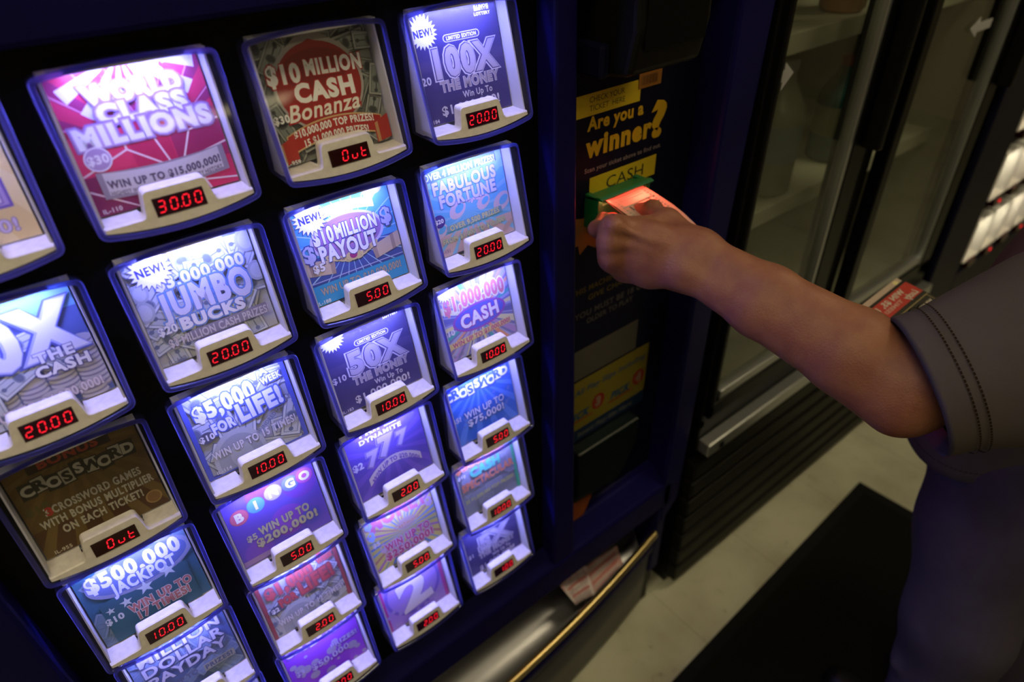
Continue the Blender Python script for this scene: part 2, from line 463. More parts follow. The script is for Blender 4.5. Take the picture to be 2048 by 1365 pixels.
def A2(p):
    p.rect(0, 0, W_, H_, (.10, .14, .34)); p.rect(0, 8.2, W_, H_, (.20, .45, .62))
    for x, y, n in ((1, 1, 4), (3.2, .6, 7), (5.3, .3, 6), (7.4, .7, 8), (9.5, .5, 11), (2, -.6, 5), (6.4, -.8, 5), (9, -1, 5), (4.2, -1, 4)):
        coin(p, x, y + .6, 1.05, (.52, .50, .56), (.25, .24, .34), n)
    p.bills(5, 9, LB, 3.2)
    p.text('100X', 4.3, 6.9, 3.9, (.80, .80, .86), w=11.0, out=(.45, .47, .75), ow=.075, out2=(.10, .12, .40), ow2=.10, bold=.05, rot=.02)
    p.text('THE', 7.6, 4.9, .85, WHT, w=2.6, out=(.05, .05, .25), ow=.09, bold=.05); p.text('CASH', 7.8, 3.75, .9, WHT, w=3.7, out=(.05, .05, .25), ow=.09, bold=.05)
    p.text('WIN UP TO $4,000,000!', 5.0, 1.3, .75, (.75, .68, .78), w=9.6, bold=.04, out=(.3, .25, .35), rot=.03)
def B2(p):
    p.rect(0, 0, W_, H_, (.50, .52, .55)); p.bills(26, 11, LB, 3.6)
    for x, y, r in ((.4, 5.6, .8), (10, 9, .9), (10.1, 6.0, .8), (.6, 7.3, .7)): p.ell(x, y, r, r * 1.2, (.42, .45, .5)); p.ell(x, y, r * .7, r * .9, (.55, .58, .62))
    bl = (.16, .34, .75)
    p.text('$3,000,000', 5.6, 7.55, 1.05, (.78, .78, .84), w=7.4, out=(.09, .08, .25), ow=.075, out2=bl, ow2=.12, bold=.05)
    p.text('JUMBO', 5.4, 5.45, 2.35, (.66, .66, .80), w=7.6, out=(.09, .08, .25), ow=.07, out2=bl, ow2=.105, bold=.055, grow=.1, arc=.2)
    p.text('BUCKS', 5.4, 3.55, 1.05, (.80, .80, .86), w=5.4, out=(.09, .08, .3), ow=.085, out2=bl, ow2=.13, bold=.06)
    p.text('$20', 1.5, 3.5, .72, (.80, .80, .86), w=1.5, out=(.15, .2, .5), bold=.04)
    p.rect(3.0, 1.75, 9.9, 2.75, (.26, .24, .32), .02)
    p.text('$3 MILLION CASH PRIZES!', 5.6, 2.2, .75, (.62, .58, .64), w=8.8, out=(.22, .20, .30), ow=.06, bold=.03)
    p.text('IL-142', 1.3, .55, .38, (.18, .18, .25)); burst(p, 2.0, 9.0, 1.75); p.text('ILLINOIS LOTTERY', 8, 10.2, .28, (.2, .2, .3), bold=.04)
def C2(p):
    p.rect(0, 0, W_, H_, (.06, .10, .34)); p.rect(0, 5.0, W_, H_, (.10, .40, .68)); p.rays(5.2, 5.5, 12, 26, (.40, .66, .85), .10, .05)
    p.band(1.2, 8.6, lambda x: 8.2 + .5 * (1 - ((x - 5) / 3.6) ** 2), lambda x: 9.2 + .5 * (1 - ((x - 5) / 3.6) ** 2), (.80, .74, .86))
    p.ell(9.0, 10.1, .9, .7, (.62, .55, .70)); p.ell(8.3, 9.6, .5, .6, (.7, .62, .75))
    p.ell(5.2, 6.3, 3.9, 2.3, (.62, .58, .74)); p.ell(5.2, 6.3, 3.6, 2.05, (.36, .20, .42)); p.ell(5.2, 6.6, 2.8, 1.4, (.45, .22, .45))
    for x in (-.8, -.3, .3, .8): p.ell(5.2 + x, 8.6 + .12 * (1 - abs(x)), .38, .3, (.72, .66, .8))
    gold = (.62, .50, .36); gd = (.40, .30, .24)
    for sgn in (-1, 1):
        p.poly([(5.2 + sgn * 2.0, 4.3), (5.2 + sgn * 5.3, 5.1), (5.2 + sgn * 5.3, 3.5), (5.2 + sgn * 2.2, 2.9)], gold)
        p.poly([(5.2 + sgn * 2.0, 4.3), (5.2 + sgn * 2.5, 4.4), (5.2 + sgn * 2.6, 3.0), (5.2 + sgn * 2.2, 2.9)], gd)
        p.poly([(5.2 + sgn * 4.2, 4.85), (5.2 + sgn * 4.6, 4.95), (5.2 + sgn * 4.6, 3.35), (5.2 + sgn * 4.2, 3.25)], gd)
        for i in range(4): p.ell(5.2 + sgn * (.7 + .55 * i), 3.9 + .22 * i, .5, .28, (.66, .55, .25), 18, sgn * .5); p.ell(5.2 + sgn * (.7 + .55 * i), 3.9 + .22 * i, .3, .14, gd, 14, sgn * .5)
    p.ell(5.2, 4.1, .85, .5, (.60, .50, .22)); p.ell(5.2, 4.15, .4, .36, (.35, .03, .16))
    nv = (.05, .07, .24)
    p.text('$10', 2.75, 6.95, 1.5, WHT, w=2.0, out=nv, ow=.085, bold=.05); p.text('MILLION', 6.2, 6.95, 1.35, WHT, w=4.3, out=nv, ow=.085, bold=.05)
    p.text('PAYOUT', 5.0, 5.15, 1.6, WHT, w=6.0, out=nv, ow=.085, bold=.05)
    for x, y in ((.95, 5.6), (9.5, 7.0)): p.text('$', x, y, 1.5, (.5, .52, .74), out=nv, ow=.1, bold=.05)
    p.text('$5', 1.5, 4.0, .75, WHT, out=nv, bold=.05)
    p.rect(0, 2.55, W_, 2.65, (.45, .48, .75)); p.rect(0, 0, W_, 2.3, (.05, .36, .66))
    p.text('WIN UP TO $10,000,000!', 5.4, 1.55, .75, (.48, .42, .34), w=8.8, out=(.06, .08, .25), ow=.06, bold=.035)
    p.text('IL-188', 1.0, .5, .36, WHT, bold=.02); burst(p, 2.0, 9.0, 1.7); p.text('ILLINOIS LOTTERY', 7.4, 10.3, .26, WHT, bold=.04)
def D2(p):
    p.rect(0, 0, W_, H_, (.58, .42, .38)); p.rect(0, 2.6, W_, H_, (.14, .45, .68)); p.rect(0, 8, W_, H_, (.30, .55, .68)); p.rays(5, 4.4, 9, 20, (.24, .52, .72), .3)
    for x, y, r in ((3.6, 4.9, 1.2), (7.0, 4.8, 1.0), (9.4, 4.2, 1.3), (1.0, 3.2, 1.0)):
        p.ell(x, y, r, r * .7, (.62, .50, .56), 24, .6); p.ell(x + .25, y + .1, r * .55, r * .34, (.14, .45, .68), 20, .6)
    for i in range(7): p.ell(5.0 + .3 * i, 5.6 - .12 * (i % 3), .14, .3, (.66, .52, .58), 12, .4 * (i - 3))
    bl = (.12, .22, .52); pk = (.66, .60, .78)
    p.rect(.2, 8.75, 9.6, 9.75, (.13, .22, .5), .02); p.text('OVER 4 MILLION PRIZES!', 4.9, 9.25, .72, (.70, .78, .80), w=9.0, bold=.04)
    p.text('FABULOUS', 5.2, 7.85, 1.3, pk, w=8.0, out=bl, ow=.085, bold=.05); p.text('FORTUNE', 5.3, 6.3, 1.3, pk, w=7.2, out=bl, ow=.085, bold=.05)
    p.ell(1.1, 4.3, .72, .72, (.08, .05, .25)); p.text('$20', 1.1, 4.3, .45, WHT, bold=.04)
    p.rect(1.8, 2.9, 9.2, 3.6, (.18, .36, .46), .03); p.text('OVER 9,500 PRIZES', 5.5, 3.25, .6, (.62, .60, .28), w=6.6, out=(.18, .3, .35), bold=.03, rot=.03)
    p.text('FROM $1,000 TO $10,000!', 5.2, 2.0, .55, (.60, .58, .28), w=8.4, out=(.18, .3, .35), bold=.03, rot=.03)
    p.text('IL-151', 1.0, .8, .36, (.3, .2, .3)); p.ell(9.6, 1.2, .9, .3, (.5, .36, .3), 16, .6)
def tiles(p, t, cx, cy, w_, h, c0, c1, tx0, tx1, wob=.18, out=None):
    n = len(t); dx = w_ / n
    for i, ch in enumerate(t):
        x = cx - w_ / 2 + dx * (i + .5); y = cy + wob * math.sin(i * 1.9) * h
        k = i % 2
        if out: p.rect(x - dx * .56, y - h * .72, x + dx * .56, y + h * .72, out, .12 * math.sin(i * 2.3))
        p.rect(x - dx * .46, y - h * .62, x + dx * .46, y + h * .62, (c0, c1)[k], .12 * math.sin(i * 2.3))
        p.text(ch, x, y, h * .85, (tx0, tx1)[k], bold=.05, rot=.12 * math.sin(i * 2.3))
def A3(p):  # shade inside this unlit window is put into the darker inks
    p.rect(0, 0, W_, H_, (.12, .075, .022)); p.rect(0, 0, W_, 3.2, (.075, .035, .014)); p.rays(5, 9.8, 14, 24, (.15, .095, .03), .4)
    p.rect(1.8, 8.7, 8.3, 9.9, (.03, .02, .02)); p.text('BONUS', 5, 9.3, .8, (.30, .05, .03), w=4.6, bold=.05)
    tiles(p, 'CROSSWORD', 5.2, 7.35, 9.0, 1.15, (.03, .027, .02), (.36, .34, .28), (.42, .40, .33), (.03, .03, .02), out=(.03, .027, .02))
    p.text('$10', 1.2, 5.4, .75, (.10, .09, .03), bold=.05)
    for t, y, w_ in (('3 CROSSWORD GAMES', 4.75, 7.8), ('WITH BONUS MULTIPLIER', 3.6, 9.2), ('ON EACH TICKET!', 2.45, 6.6)):
        p.text(t, 5.4, y, .78, (.42, .39, .31), w=w_, out=(.04, .03, .02), ow=.075, bold=.045)
    p.text('3', 1.85, 4.75, .8, (.4, .04, .03), bold=.05)
    p.text('IL-955', 1.4, .6, .36, (.55, .5, .4)); p.ell(9.4, 1.5, .7, .7, (.32, .2, .08)); p.ell(9.4, 1.5, .55, .55, (.22, .12, .05))
def life(p, n):
    red = n == 2
    p.rect(0, 0, W_, H_, (.36, .06, .06) if red else (.10, .12, .42)); p.rect(.5, .5, W_ - .5, H_ - .2, (.42, .45, .50))
    q = Print(W_, H_, None); p.bills(14, 21 + n, LB, 4.4)
    p.ell(3.6, 1.6, 2.6, 3.0, (.46, .49, .55)); p.ell(3.6, 1.4, 2.2, 2.6, (.34, .37, .44)); p.ell(3.7, 1.5, 1.1, 1.5, (.44, .47, .53))
    p.text('ONE HUNDRED DOLLARS', 7.4, 4.0, .42, (.2, .22, .3), w=6.5, rot=.55)
    for x0, x1, y0, y1 in ((0, .45, 0, H_), (W_ - .45, W_, 0, H_), (0, W_, 0, .4)): p.rect(x0, y0, x1, y1, (.34, .06, .06) if red else (.10, .13, .50))
    big = (.55, .08, .07) if red else (.84, .85, .90); o1 = (.28, .04, .04) if red else (.14, .22, .70); o2 = (.30, .14, .16) if red else (.09, .12, .40)
    kw = dict(out=o1, ow=.085, out2=o2, ow2=.125, bold=.055, rot=.06, sh=o2, shd=(.12, -.14))
    p.text('$1,000' if red else '$5,000', 3.9, 7.8, 1.75, big, w=5.8, grow=.12, **kw)
    p.text('A', 8.2, 9.3, .75, big, **kw); p.text('WEEK', 8.75, 8.3, .7, big, w=2.1, **kw)
    p.text('FOR', 3.1, 5.5, 1.1, big, w=2.1, **kw); p.text('LIFE!', 6.9, 6.1, 1.9, big, w=4.3, **kw)
    p.ell(1.3, 4.9, .75, .62, (.10, .10, .14)); p.text('$2' if red else '$10', 1.3, 4.9, .62, WHT, bold=.04)
    p.text('WIN UP TO %d TIMES!' % (12 if red else 15), 5.4, 2.75, .85, (.72, .72, .82), w=8.6, out=(.10, .10, .26), ow=.07, bold=.045, rot=.03)
    p.text('IL-121' if red else 'IL-114', 1.6, .75, .38, (.75, .75, .85), out=(.15, .15, .3), ow=.04)
def B3(p): life(p, 1)
def B5(p): life(p, 2)
def D3(p):
    p.rect(0, 0, W_, H_, (.40, .42, .62))
    for i, c in enumerate([(.80, .75, .35), (.10, .45, .42), (.75, .35, .18), (.45, .30, .55), (.72, .70, .40), (.15, .16, .38)]):
        p.rays(5.4, 4.8, 14, 4, c, .10, i * .26)
    p.rays(5.4, 4.8, 14, 26, (.22, .22, .45), .25, .12)
    p.text('$1,000,000', 5.4, 7.35, 1.85, (.70, .20, .26), w=8.6, out=(.62, .55, .16), ow=.07, out2=(.80, .78, .86), ow2=.13, bold=.045, arc=.3)
    p.ell(5.6, 4.75, 3.9, 1.75, (.34, .10, .42)); p.ell(5.6, 4.75, 3.6, 1.5, (.12, .14, .60)); p.text('CASH', 5.6, 4.75, 1.65, (.86, .82, .88), w=5.4, out=(.35, .05, .25), ow=.085, bold=.045, rot=.04)
    p.rect(.6, 1.9, 9.8, 2.7, (.70, .60, .25), .02); p.text('WIN UP TO $1,000,000!', 5.4, 2.3, .6, (.50, .10, .22), w=8.6, bold=.04, out=(.68, .6, .3), ow=.07, rot=.02)
    p.text('$10', .95, 4.0, .72, WHT, bold=.03); burst(p, 1.6, 9.5, 1.5, False); p.text('IL-150', 1.6, .8, .38, (.2, .2, .3))
def A4(p):
    p.rect(0, 0, W_, H_, (.03, .12, .16)); p.bills(12, 31, [(.20, .28, .34), (.10, .17, .24), (.14, .22, .28)], 3.0); p.rect(1.0, 0, 9.4, 6.0, (.025, .105, .13))
    p.ell(5.6, 7.9, 5.0, 2.4, (.24, .26, .34)); p.ell(5.6, 7.9, 4.5, 2.0, (.10, .14, .30))
    p.text('$500,000', 5.2, 8.5, 1.7, (.72, .72, .84), w=8.6, out=(.14, .18, .48), ow=.08, bold=.05); p.text('JACKPOT', 5.6, 6.85, 1.35, (.70, .74, .86), w=6.0, out=(.12, .16, .45), ow=.08, bold=.045)
    for x, y, r in ((5.2, 5.35, .85), (7.6, 5.9, .85), (3.2, 4.8, .62), (1.7, 4.7, .45)): p.star(x, y, r * 1.1, r * .45, 5, (.10, .16, .25), math.pi / 2); p.star(x, y, r, r * .4, 5, (.55, .62, .60), math.pi / 2)
    br = (.42, .16, .14); cr = (.72, .66, .66)
    p.text('WIN UP TO', 6.1, 3.7, .95, br, w=6.0, out=cr, ow=.09, bold=.05); p.text('17 TIMES!', 6.1, 2.55, .95, br, w=5.0, out=cr, ow=.09, bold=.05)
    p.text('$10', 1.7, 3.6, .72, (.6, .66, .72), bold=.04); p.text('IL-163', 1.2, .55, .36, (.4, .46, .55))
def B4(p):
    p.rect(0, 0, W_, H_, (.14, .08, .42))
    for x, y, r, c in ((2, 2, 1.6, (.2, .08, .44)), (6, 4, 2, (.24, .07, .42)), (8.5, 8, 2, (.2, .06, .40)), (4, 9, 1.4, (.26, .06, .38)), (8.5, 3, 1.2, (.10, .08, .42))): p.ell(x, y, r, r, c)
    for x, y, c, t in ((1.4, 7.4, (.62, .14, .16), 'B'), (3.4, 7.9, (.12, .42, .72), 'I'), (5.5, 8.35, (.55, .48, .62), 'N'), (7.5, 8.4, (.16, .22, .68), 'G'), (9.2, 8.5, (.50, .10, .36), 'O')):
        p.ell(x, y, 1.0, 1.0, tuple(k * .7 for k in c)); p.ell(x, y, .92, .92, c); p.text(t, x, y, 1.05, WHT, bold=.06, out=tuple(k * .4 for k in c))
    for t, y, w_ in (('WIN UP TO', 4.45, 5.8), ('$200,000!', 3.1, 7.0)): p.text(t, 5.6, y, 1.0, (.48, .46, .24), w=w_, out=(.10, .10, .20), ow=.07, bold=.05)
    p.text('$5', 1.8, 4.2, .75, (.52, .5, .34), bold=.04); p.text('IL-109', 1.3, .6, .36, (.6, .55, .7)); p.text('MONEY', 2.4, 10.1, .6, WHT, bold=.05)
    p.rect(0, .9, 3.4, 1.6, (.34, .22, .34))
def C4(p):
    p.rect(0, 0, W_, H_, (.11, .07, .42)); p.rays(5.6, 6, 10, 16, (.16, .09, .50), .4)
    p.text('TRIPLE', 4.6, 9.9, .9, (.66, .62, .80), w=5.2, bold=.05); p.text('DYNAMITE', 4.9, 8.75, .62, (.72, .68, .86), w=5.6, bold=.05, out=(.1, .05, .25))
    for x, y, h in ((3.2, 6.0, 1.9), (5.2, 6.9, 2.5), (7.4, 6.9, 1.7)): p.text('7', x, y, h, (.46, .38, .62), out=(.06, .04, .20), ow=.09, bold=.07, shear=.12, out2=(.3, .24, .5), ow2=.12)
    p.band(1.9, 9.2, lambda x: 2.1 + 1.9 * (1 - ((x - 5.6) / 3.9) ** 2), lambda x: 3.2 + 1.9 * (1 - ((x - 5.6) / 3.9) ** 2), (.56, .50, .56))
    p.text('WIN UP TO $20,000!', 5.6, 2.75, .62, (.16, .09, .42), w=6.6, bold=.05, arc=1.75)
    p.text('$2', 1.1, 5.8, .9, (.66, .64, .8), bold=.04); p.text('IL-161', 1.1, .55, .36, (.6, .55, .7))
def D4(p):
    p.rect(0, 0, W_, H_, (.04, .16, .62)); p.rays(5.2, 9, 14, 20, (.10, .26, .78), .4, .1)
    r = random.Random(4)
    for i in range(26): p.star(r.uniform(0, W_), r.uniform(.3, 7), .34, .14, 5, (.12, .22, .60), r.random())
    tiles(p, 'CROSSWORD', 5.0, 8.6, 10.0, 1.4, (.05, .12, .55), (.78, .80, .86), (.82, .84, .9), (.04, .10, .45), out=(.05, .10, .45))
    for t, y, w_ in (('WIN UP TO', 4.9, 6.4), ('$75,000!', 3.6, 5.8)): p.text(t, 5.4, y, 1.0, (.62, .66, .80), w=w_, out=(.04, .08, .35), ow=.07, bold=.03)
    p.text('$5!', .9, 4.9, .7, (.62, .66, .8), bold=.04); p.text('IL-136', 1.2, .6, .36, (.6, .62, .8))
def A5(p):
    p.rect(0, 0, W_, H_, (.10, .16, .32)); p.bills(20, 41, [(.26, .34, .44), (.14, .20, .34), (.20, .28, .40), (.17, .24, .36)], 3.2)
    for t, y, w_ in (('MILLION', 8.6, 8.6), ('DOLLAR', 6.9, 8.6), ('PAYDAY', 5.2, 8.4)): p.text(t, 5.3, y, 1.35, (.56, .54, .58), w=w_, out=(.14, .14, .22), ow=.06, bold=.03, sh=(.05, .06, .12))
    p.text('WIN UP TO', 3.3, 3.4, .7, (.1, .12, .2), w=4.6, bold=.04); p.rect(6.3, 2.6, 9.8, 3.6, (.34, .34, .24)); p.text('PRIZES!', 8.0, 3.1, .6, (.08, .1, .16), w=3.0, bold=.05)
def C5(p):
    p.rect(0, 0, W_, H_, (.58, .54, .16))
    for i, c in enumerate([(.10, .22, .62), (.16, .34, .70), (.40, .20, .16), (.36, .16, .48), (.20, .32, .30)]): p.rays(5.4, 5.0, 6.4, 6, c, .07, i * .21)
    p.text('MONEY', 5.4, 8.4, 2.1, (.55, .14, .26), w=8.6, out=(.40, .36, .60), ow=.09, bold=.06, arc=.5, shear=-.1)
    p.ell(6.0, 6.1, 1.4, .9, (.45, .34, .30)); p.text('Cashword', 6.0, 6.1, .6, (.50, .24, .12), out=(.6, .5, .4), shear=.2)
    for x, y in ((.9, 8.9), (.9, 7.0), (2.0, 4.2), (9.6, 9.6), (9.8, 7.4)): p.text('$', x, y, 1.2, (.30, .46, .80) if x < 1.5 else (.58, .44, .62), out=(.5, .5, .6), bold=.07)
    for t, y, w_ in (('WIN UP TO', 3.9, 6.8), ('$250,000!', 2.45, 7.2)): p.text(t, 5.6, y, 1.15, (.50, .06, .22), w=w_, out=(.74, .66, .80), ow=.10, out2=(.20, .14, .4), ow2=.13, bold=.05)
    p.text('$5', 1.2, 5.4, .7, (.7, .7, .8), bold=.04); p.text('IL-145', 1.5, .6, .38, (.3, .3, .2))
def D5(p):
    p.rect(0, 0, W_, H_, (.04, .40, .18)); p.rect(.5, .4, 9.9, 10.6, (.22, .25, .30)); p.bills(16, 51, [(.32, .35, .40), (.20, .22, .30), (.26, .29, .34)], 3.0)
    p.rect(0, 0, .5, H_, (.04, .42, .2)); p.rect(9.9, 0, W_, H_, (.04, .42, .2)); p.rect(0, 0, W_, .6, (.04, .42, .2))
    p.text('$500,000', 4.6, 9.4, 1.2, (.60, .20, .10), w=8.4, out=(.72, .5, .5), ow=.09, bold=.05)
    p.text('CASH', 5.2, 7.7, 1.45, (.08, .55, .32), w=5.0, out=(.20, .35, .40), ow=.08, bold=.06); p.text('SPECTACULAR', 5.4, 5.9, 1.2, (.66, .24, .10), w=9.0, out=(.40, .2, .2), ow=.07, bold=.055)
    p.text('35 $1,000,000 TOP PRIZES!', 5.2, 3.4, .6, (.50, .52, .14), w=8.6, bold=.035); p.text('$10', 1.2, 7.9, .55, WHT, bold=.04)
def B6(p):
    p.rect(0, 0, W_, H_, (.30, .05, .58)); r = random.Random(8)
    for i in range(20): q = r.uniform(.2, .75); p.ell(r.uniform(0, W_), r.uniform(.4, 6.5), q, q * .9, (.40, .34, .46), 20)
    tiles(p, 'CROSSWORD', 5.2, 8.4, 9.6, 1.3, (.18, .05, .45), (.66, .58, .74), (.72, .62, .8), (.2, .05, .45), out=(.2, .05, .42))
    p.text('$50,000', 5.6, 3.9, 1.0, (.50, .42, .62), w=5.4, out=(.16, .04, .36), bold=.03); p.text('PRIZES!', 8.0, 5.4, .8, (.5, .42, .62), out=(.16, .04, .36), bold=.03); p.text('$3', 1.3, 4.4, .8, (.55, .46, .66), bold=.04)
def C6(p):
    p.rect(0, 0, W_, H_, (.42, .05, .22)); p.rect(.6, .6, 9.8, 10.6, (.34, .20, .52)); p.ell(5.2, 6.2, 4.6, 4.6, (.18, .11, .44)); p.ell(5.2, 6.2, 4.1, 4.1, (.34, .21, .56))
    r = random.Random(6)
    for i in range(22): p.ell(r.uniform(.6, 9.8), r.uniform(.6, 5), .35, .35, (.34, .24, .5), 14)
    p.text('2', 5.2, 5.6, 5.4, (.66, .58, .56), w=4.2, out=(.20, .12, .36), ow=.06, bold=.05, rot=.1)
ART = {(0, 0): A1, (1, 0): B1, (2, 0): C1, (3, 0): D1, (0, 1): A2, (1, 1): B2, (2, 1): C2, (3, 1): D2, (0, 2): A3, (1, 2): B3, (2, 2): C3, (3, 2): D3,
       (0, 3): A4, (1, 3): B4, (2, 3): C4, (3, 3): D4, (0, 4): A5, (1, 4): B5, (2, 4): C5, (3, 4): D5, (1, 5): B6, (2, 5): C6, (3, 5): D6}
PRICE = {(0, 0): '30.00', (1, 0): '30.00', (2, 0): 'Out', (3, 0): '20.00', (0, 1): '20.00', (1, 1): '20.00', (2, 1): '5.00', (3, 1): '20.00', (0, 2): 'Out', (1, 2): '10.00', (2, 2): '10.00', (3, 2): '10.00',
         (0, 3): '10.00', (1, 3): '5.00', (2, 3): '2.00', (3, 3): '5.00', (0, 4): '20.00', (1, 4): '2.00', (2, 4): '5.00', (3, 4): '10.00', (0, 5): '1.00', (1, 5): '3.00', (2, 5): '2.00', (3, 5): '1.00'}
TLABEL = {
 (0, 0): 'gold scratch ticket with a purple boxed word, cut off by the picture edge',
 (1, 0): 'red foil scratch ticket with three lines of white letters, $30 coin and grey ribbon',
 (2, 0): 'unlit scratch ticket with red disc and red ribbon over grey banknotes, marked $30',
 (3, 0): 'dark indigo scratch ticket with a white NEW burst and large silver 100X',
 (0, 1): 'blue scratch ticket with huge pale 00X above stacks of coins',
 (1, 1): 'pale grey banknote scratch ticket with blue-edged block letters, NEW burst and $20',
 (2, 1): 'turquoise and navy scratch ticket with gold ribbon, NEW burst and $5',
 (3, 1): 'light blue and peach scratch ticket marked OVER 9,500 PRIZES, $20',
 (0, 2): 'unlit brown scratch ticket with CROSSWORD letter tiles, in the dark Out window',
 (1, 2): 'grey banknote scratch ticket with blue border reading WIN UP TO 15 TIMES!',
 (2, 2): 'dark indigo scratch ticket with large silver 50X, marked $10',
 (3, 2): 'multicoloured ray scratch ticket with CASH in a blue oval, marked $10',
 (0, 3): 'dark teal scratch ticket with pale stars reading WIN UP TO 17 TIMES!, $10',
 (1, 3): 'purple scratch ticket with five coloured balls spelling BINGO, marked $5',
 (2, 3): 'violet scratch ticket with three sevens over a curved banner, marked $2',
 (3, 3): 'bright blue scratch ticket with CROSSWORD letter tiles, rays and small stars',
 (0, 4): 'slate blue scratch ticket with DOLLAR in silver capitals, lowest at the left',
 (1, 4): 'grey scratch ticket with red letters and border reading WIN UP TO 12 TIMES!',
 (2, 4): 'yellow scratch ticket with red MONEY lettering and coloured rays, marked $5',
 (3, 4): 'green-bordered scratch ticket with orange and green capitals over grey notes',
 (1, 5): 'magenta purple scratch ticket with grey dots reading $50,000, marked $3',
 (2, 5): 'purple and red scratch ticket with one big grey numeral 2',
 (3, 5): 'dark violet scratch ticket in the bottom window priced 1.00'}
# ---------------------------------------------------------------- room
FLOOR = mat('vinyl_floor_tile', (0.50, 0.50, 0.40), 0.5, spec=.25, noise=0.3, nscale=7, c2=(0.40, 0.385, 0.30))
def floor_nodes(mt):
    nt = mt.node_tree; N, L = nt.nodes.new, nt.links.new
    b = nt.nodes['Principled BSDF']; src = b.inputs['Base Color'].links[0].from_socket
    tc = N('ShaderNodeTexCoord'); sm = N('ShaderNodeTexNoise'); sm.inputs['Scale'].default_value = 28; sm.inputs['Detail'].default_value = 8; sm.inputs['Roughness'].default_value = 0.7
    L(tc.outputs['Object'], sm.inputs['Vector'])
    r = N('ShaderNodeMapRange'); r.inputs[1].default_value = 0.60; r.inputs[2].default_value = 0.72; L(sm.outputs['Fac'], r.inputs[0])
    mx = N('ShaderNodeMix'); mx.data_type = 'RGBA'; mx.inputs[7].default_value = (0.16, 0.13, 0.09, 1)
    h = N('ShaderNodeMath'); h.operation = 'MULTIPLY'; h.inputs[1].default_value = 0.55; L(r.outputs[0], h.inputs[0])
    L(h.outputs[0], mx.inputs[0]); L(src, mx.inputs[6])
    br = N('ShaderNodeTexBrick'); br.offset = 0; br.inputs['Scale'].default_value = 1; br.inputs['Brick Width'].default_value = .305; br.inputs['Row Height'].default_value = .305
    br.inputs['Mortar Size'].default_value = 0.0016; br.inputs['Color1'].default_value = (1, 1, 1, 1); br.inputs['Color2'].default_value = (.95, .95, .95, 1); br.inputs['Mortar'].default_value = (.78, .76, .72, 1)
    L(tc.outputs['Object'], br.inputs['Vector'])
    m2 = N('ShaderNodeMix'); m2.data_type = 'RGBA'; m2.blend_type = 'MULTIPLY'; m2.inputs[0].default_value = 1
    L(mx.outputs[2], m2.inputs[6]); L(br.outputs['Color'], m2.inputs[7]); L(m2.outputs[2], b.inputs['Base Color'])
floor_nodes(FLOOR)
PAINT = mat('beige_wall_paint', (0.50, 0.45, 0.36), 0.7, noise=0.06, nscale=4)
CEILM = mat('ceiling_tile', (0.62, 0.61, 0.57), 0.8)
X0, X1, Y0, Y1, ZC = -3.2, 5.0, -8.0, 0.80, 2.9
def slab(name, lo, hi, mt):
    b = MB(); b.box(lo, hi, mt); return tag(b.build(name), kind='structure')
slab('floor', (X0, Y0, -.1), (X1, Y1, 0), FLOOR)
slab('ceiling', (X0, Y0, ZC), (X1, Y1, ZC + .1), CEILM)
slab('wall_back', (X0, Y1, 0), (X1, Y1 + .1, ZC), PAINT)
slab('wall_front', (X0, Y0 - .1, 0), (X1, Y0, ZC), PAINT)
slab('wall_left', (X0 - .1, Y0, 0), (X0, Y1, ZC), PAINT)
slab('wall_right', (X1, Y0, 0), (X1 + .1, Y1, ZC), PAINT)
TUBE = emitter('fluorescent_diffuser', CEIL_COLOR, CEIL_POWER); TUBE_F = emitter('fluorescent_diffuser_dim', CEIL_COLOR, CEIL_FAR)
for i, (x, y, t) in enumerate(((-.5, -.65, 'over the aisle in front of the lottery machine'), (1.9, -.65, 'over the mat and the cooler doors'), (-.5, -2.3, 'in the middle row, behind the lottery aisle'), (1.9, -2.3, 'in the middle row, behind the cooler aisle'), (-.5, -6.0, 'in the row by the front wall, lottery side'), (1.9, -6.0, 'in the row by the front wall, cooler side'))):
    r = tag(empty('ceiling_light', (x, y, ZC)), 'long warm ceiling light ' + t, 'light', 'fluorescent ceiling lights')
    b = MB()
    b.box((-.66, -.19, -.05), (.66, -.16, 0), WHITEP); b.box((-.66, .16, -.05), (.66, .19, 0), WHITEP)
    b.box((-.66, -.16, -.05), (-.63, .16, 0), WHITEP); b.box((.63, -.16, -.05), (.66, .16, 0), WHITEP); b.box((-.63, -.16, -.012), (.63, .16, 0), WHITEP)
    b.build('housing', r)
    b = MB(); b.box((-.63, -.16, -.045), (.63, .16, -.035), TUBE if y > -1 else TUBE_F); b.build('diffuser', r)

# ---------------------------------------------------------------- lottery vending machine
MX, MY = 0.42, 0.35
VM = tag(empty('lottery_vending_machine', (MX, MY, 0)), 'dark navy lottery ticket vending machine with four columns of lit windows', 'vending machine')
PZ, PXX = 0.1493, 0.15
ZR0 = 1.28                      # bottom of the top row of windows
LH, DD = 0.1126, 0.0308         # window height and how far its foot stands out
WT, WB = 0.0658, 0.0633
YP = 0.010                      # dispenser panel
def part(name, mb, mt=None):
    return rel(mb, VM).build(name, VM)
# cabinet shell behind everything
b = MB()
b.box((-.15, .02, .30), (-.125, .68, 1.83), NAVY); b.box((.925, .04, .0), (.935, .68, 1.83), NAVY); b.box((-.15, .66, .02), (.93, .68, 1.83), NAVY)
b.box((-.15, -.02, 1.81), (.93, .68, 1.84), NAVY); b.box((-.14, .02, .02), (.93, .66, .05), NAVY); b.box((-.15, .02, .0), (-.125, .68, .30), NAVY)
part('cabinet', b)
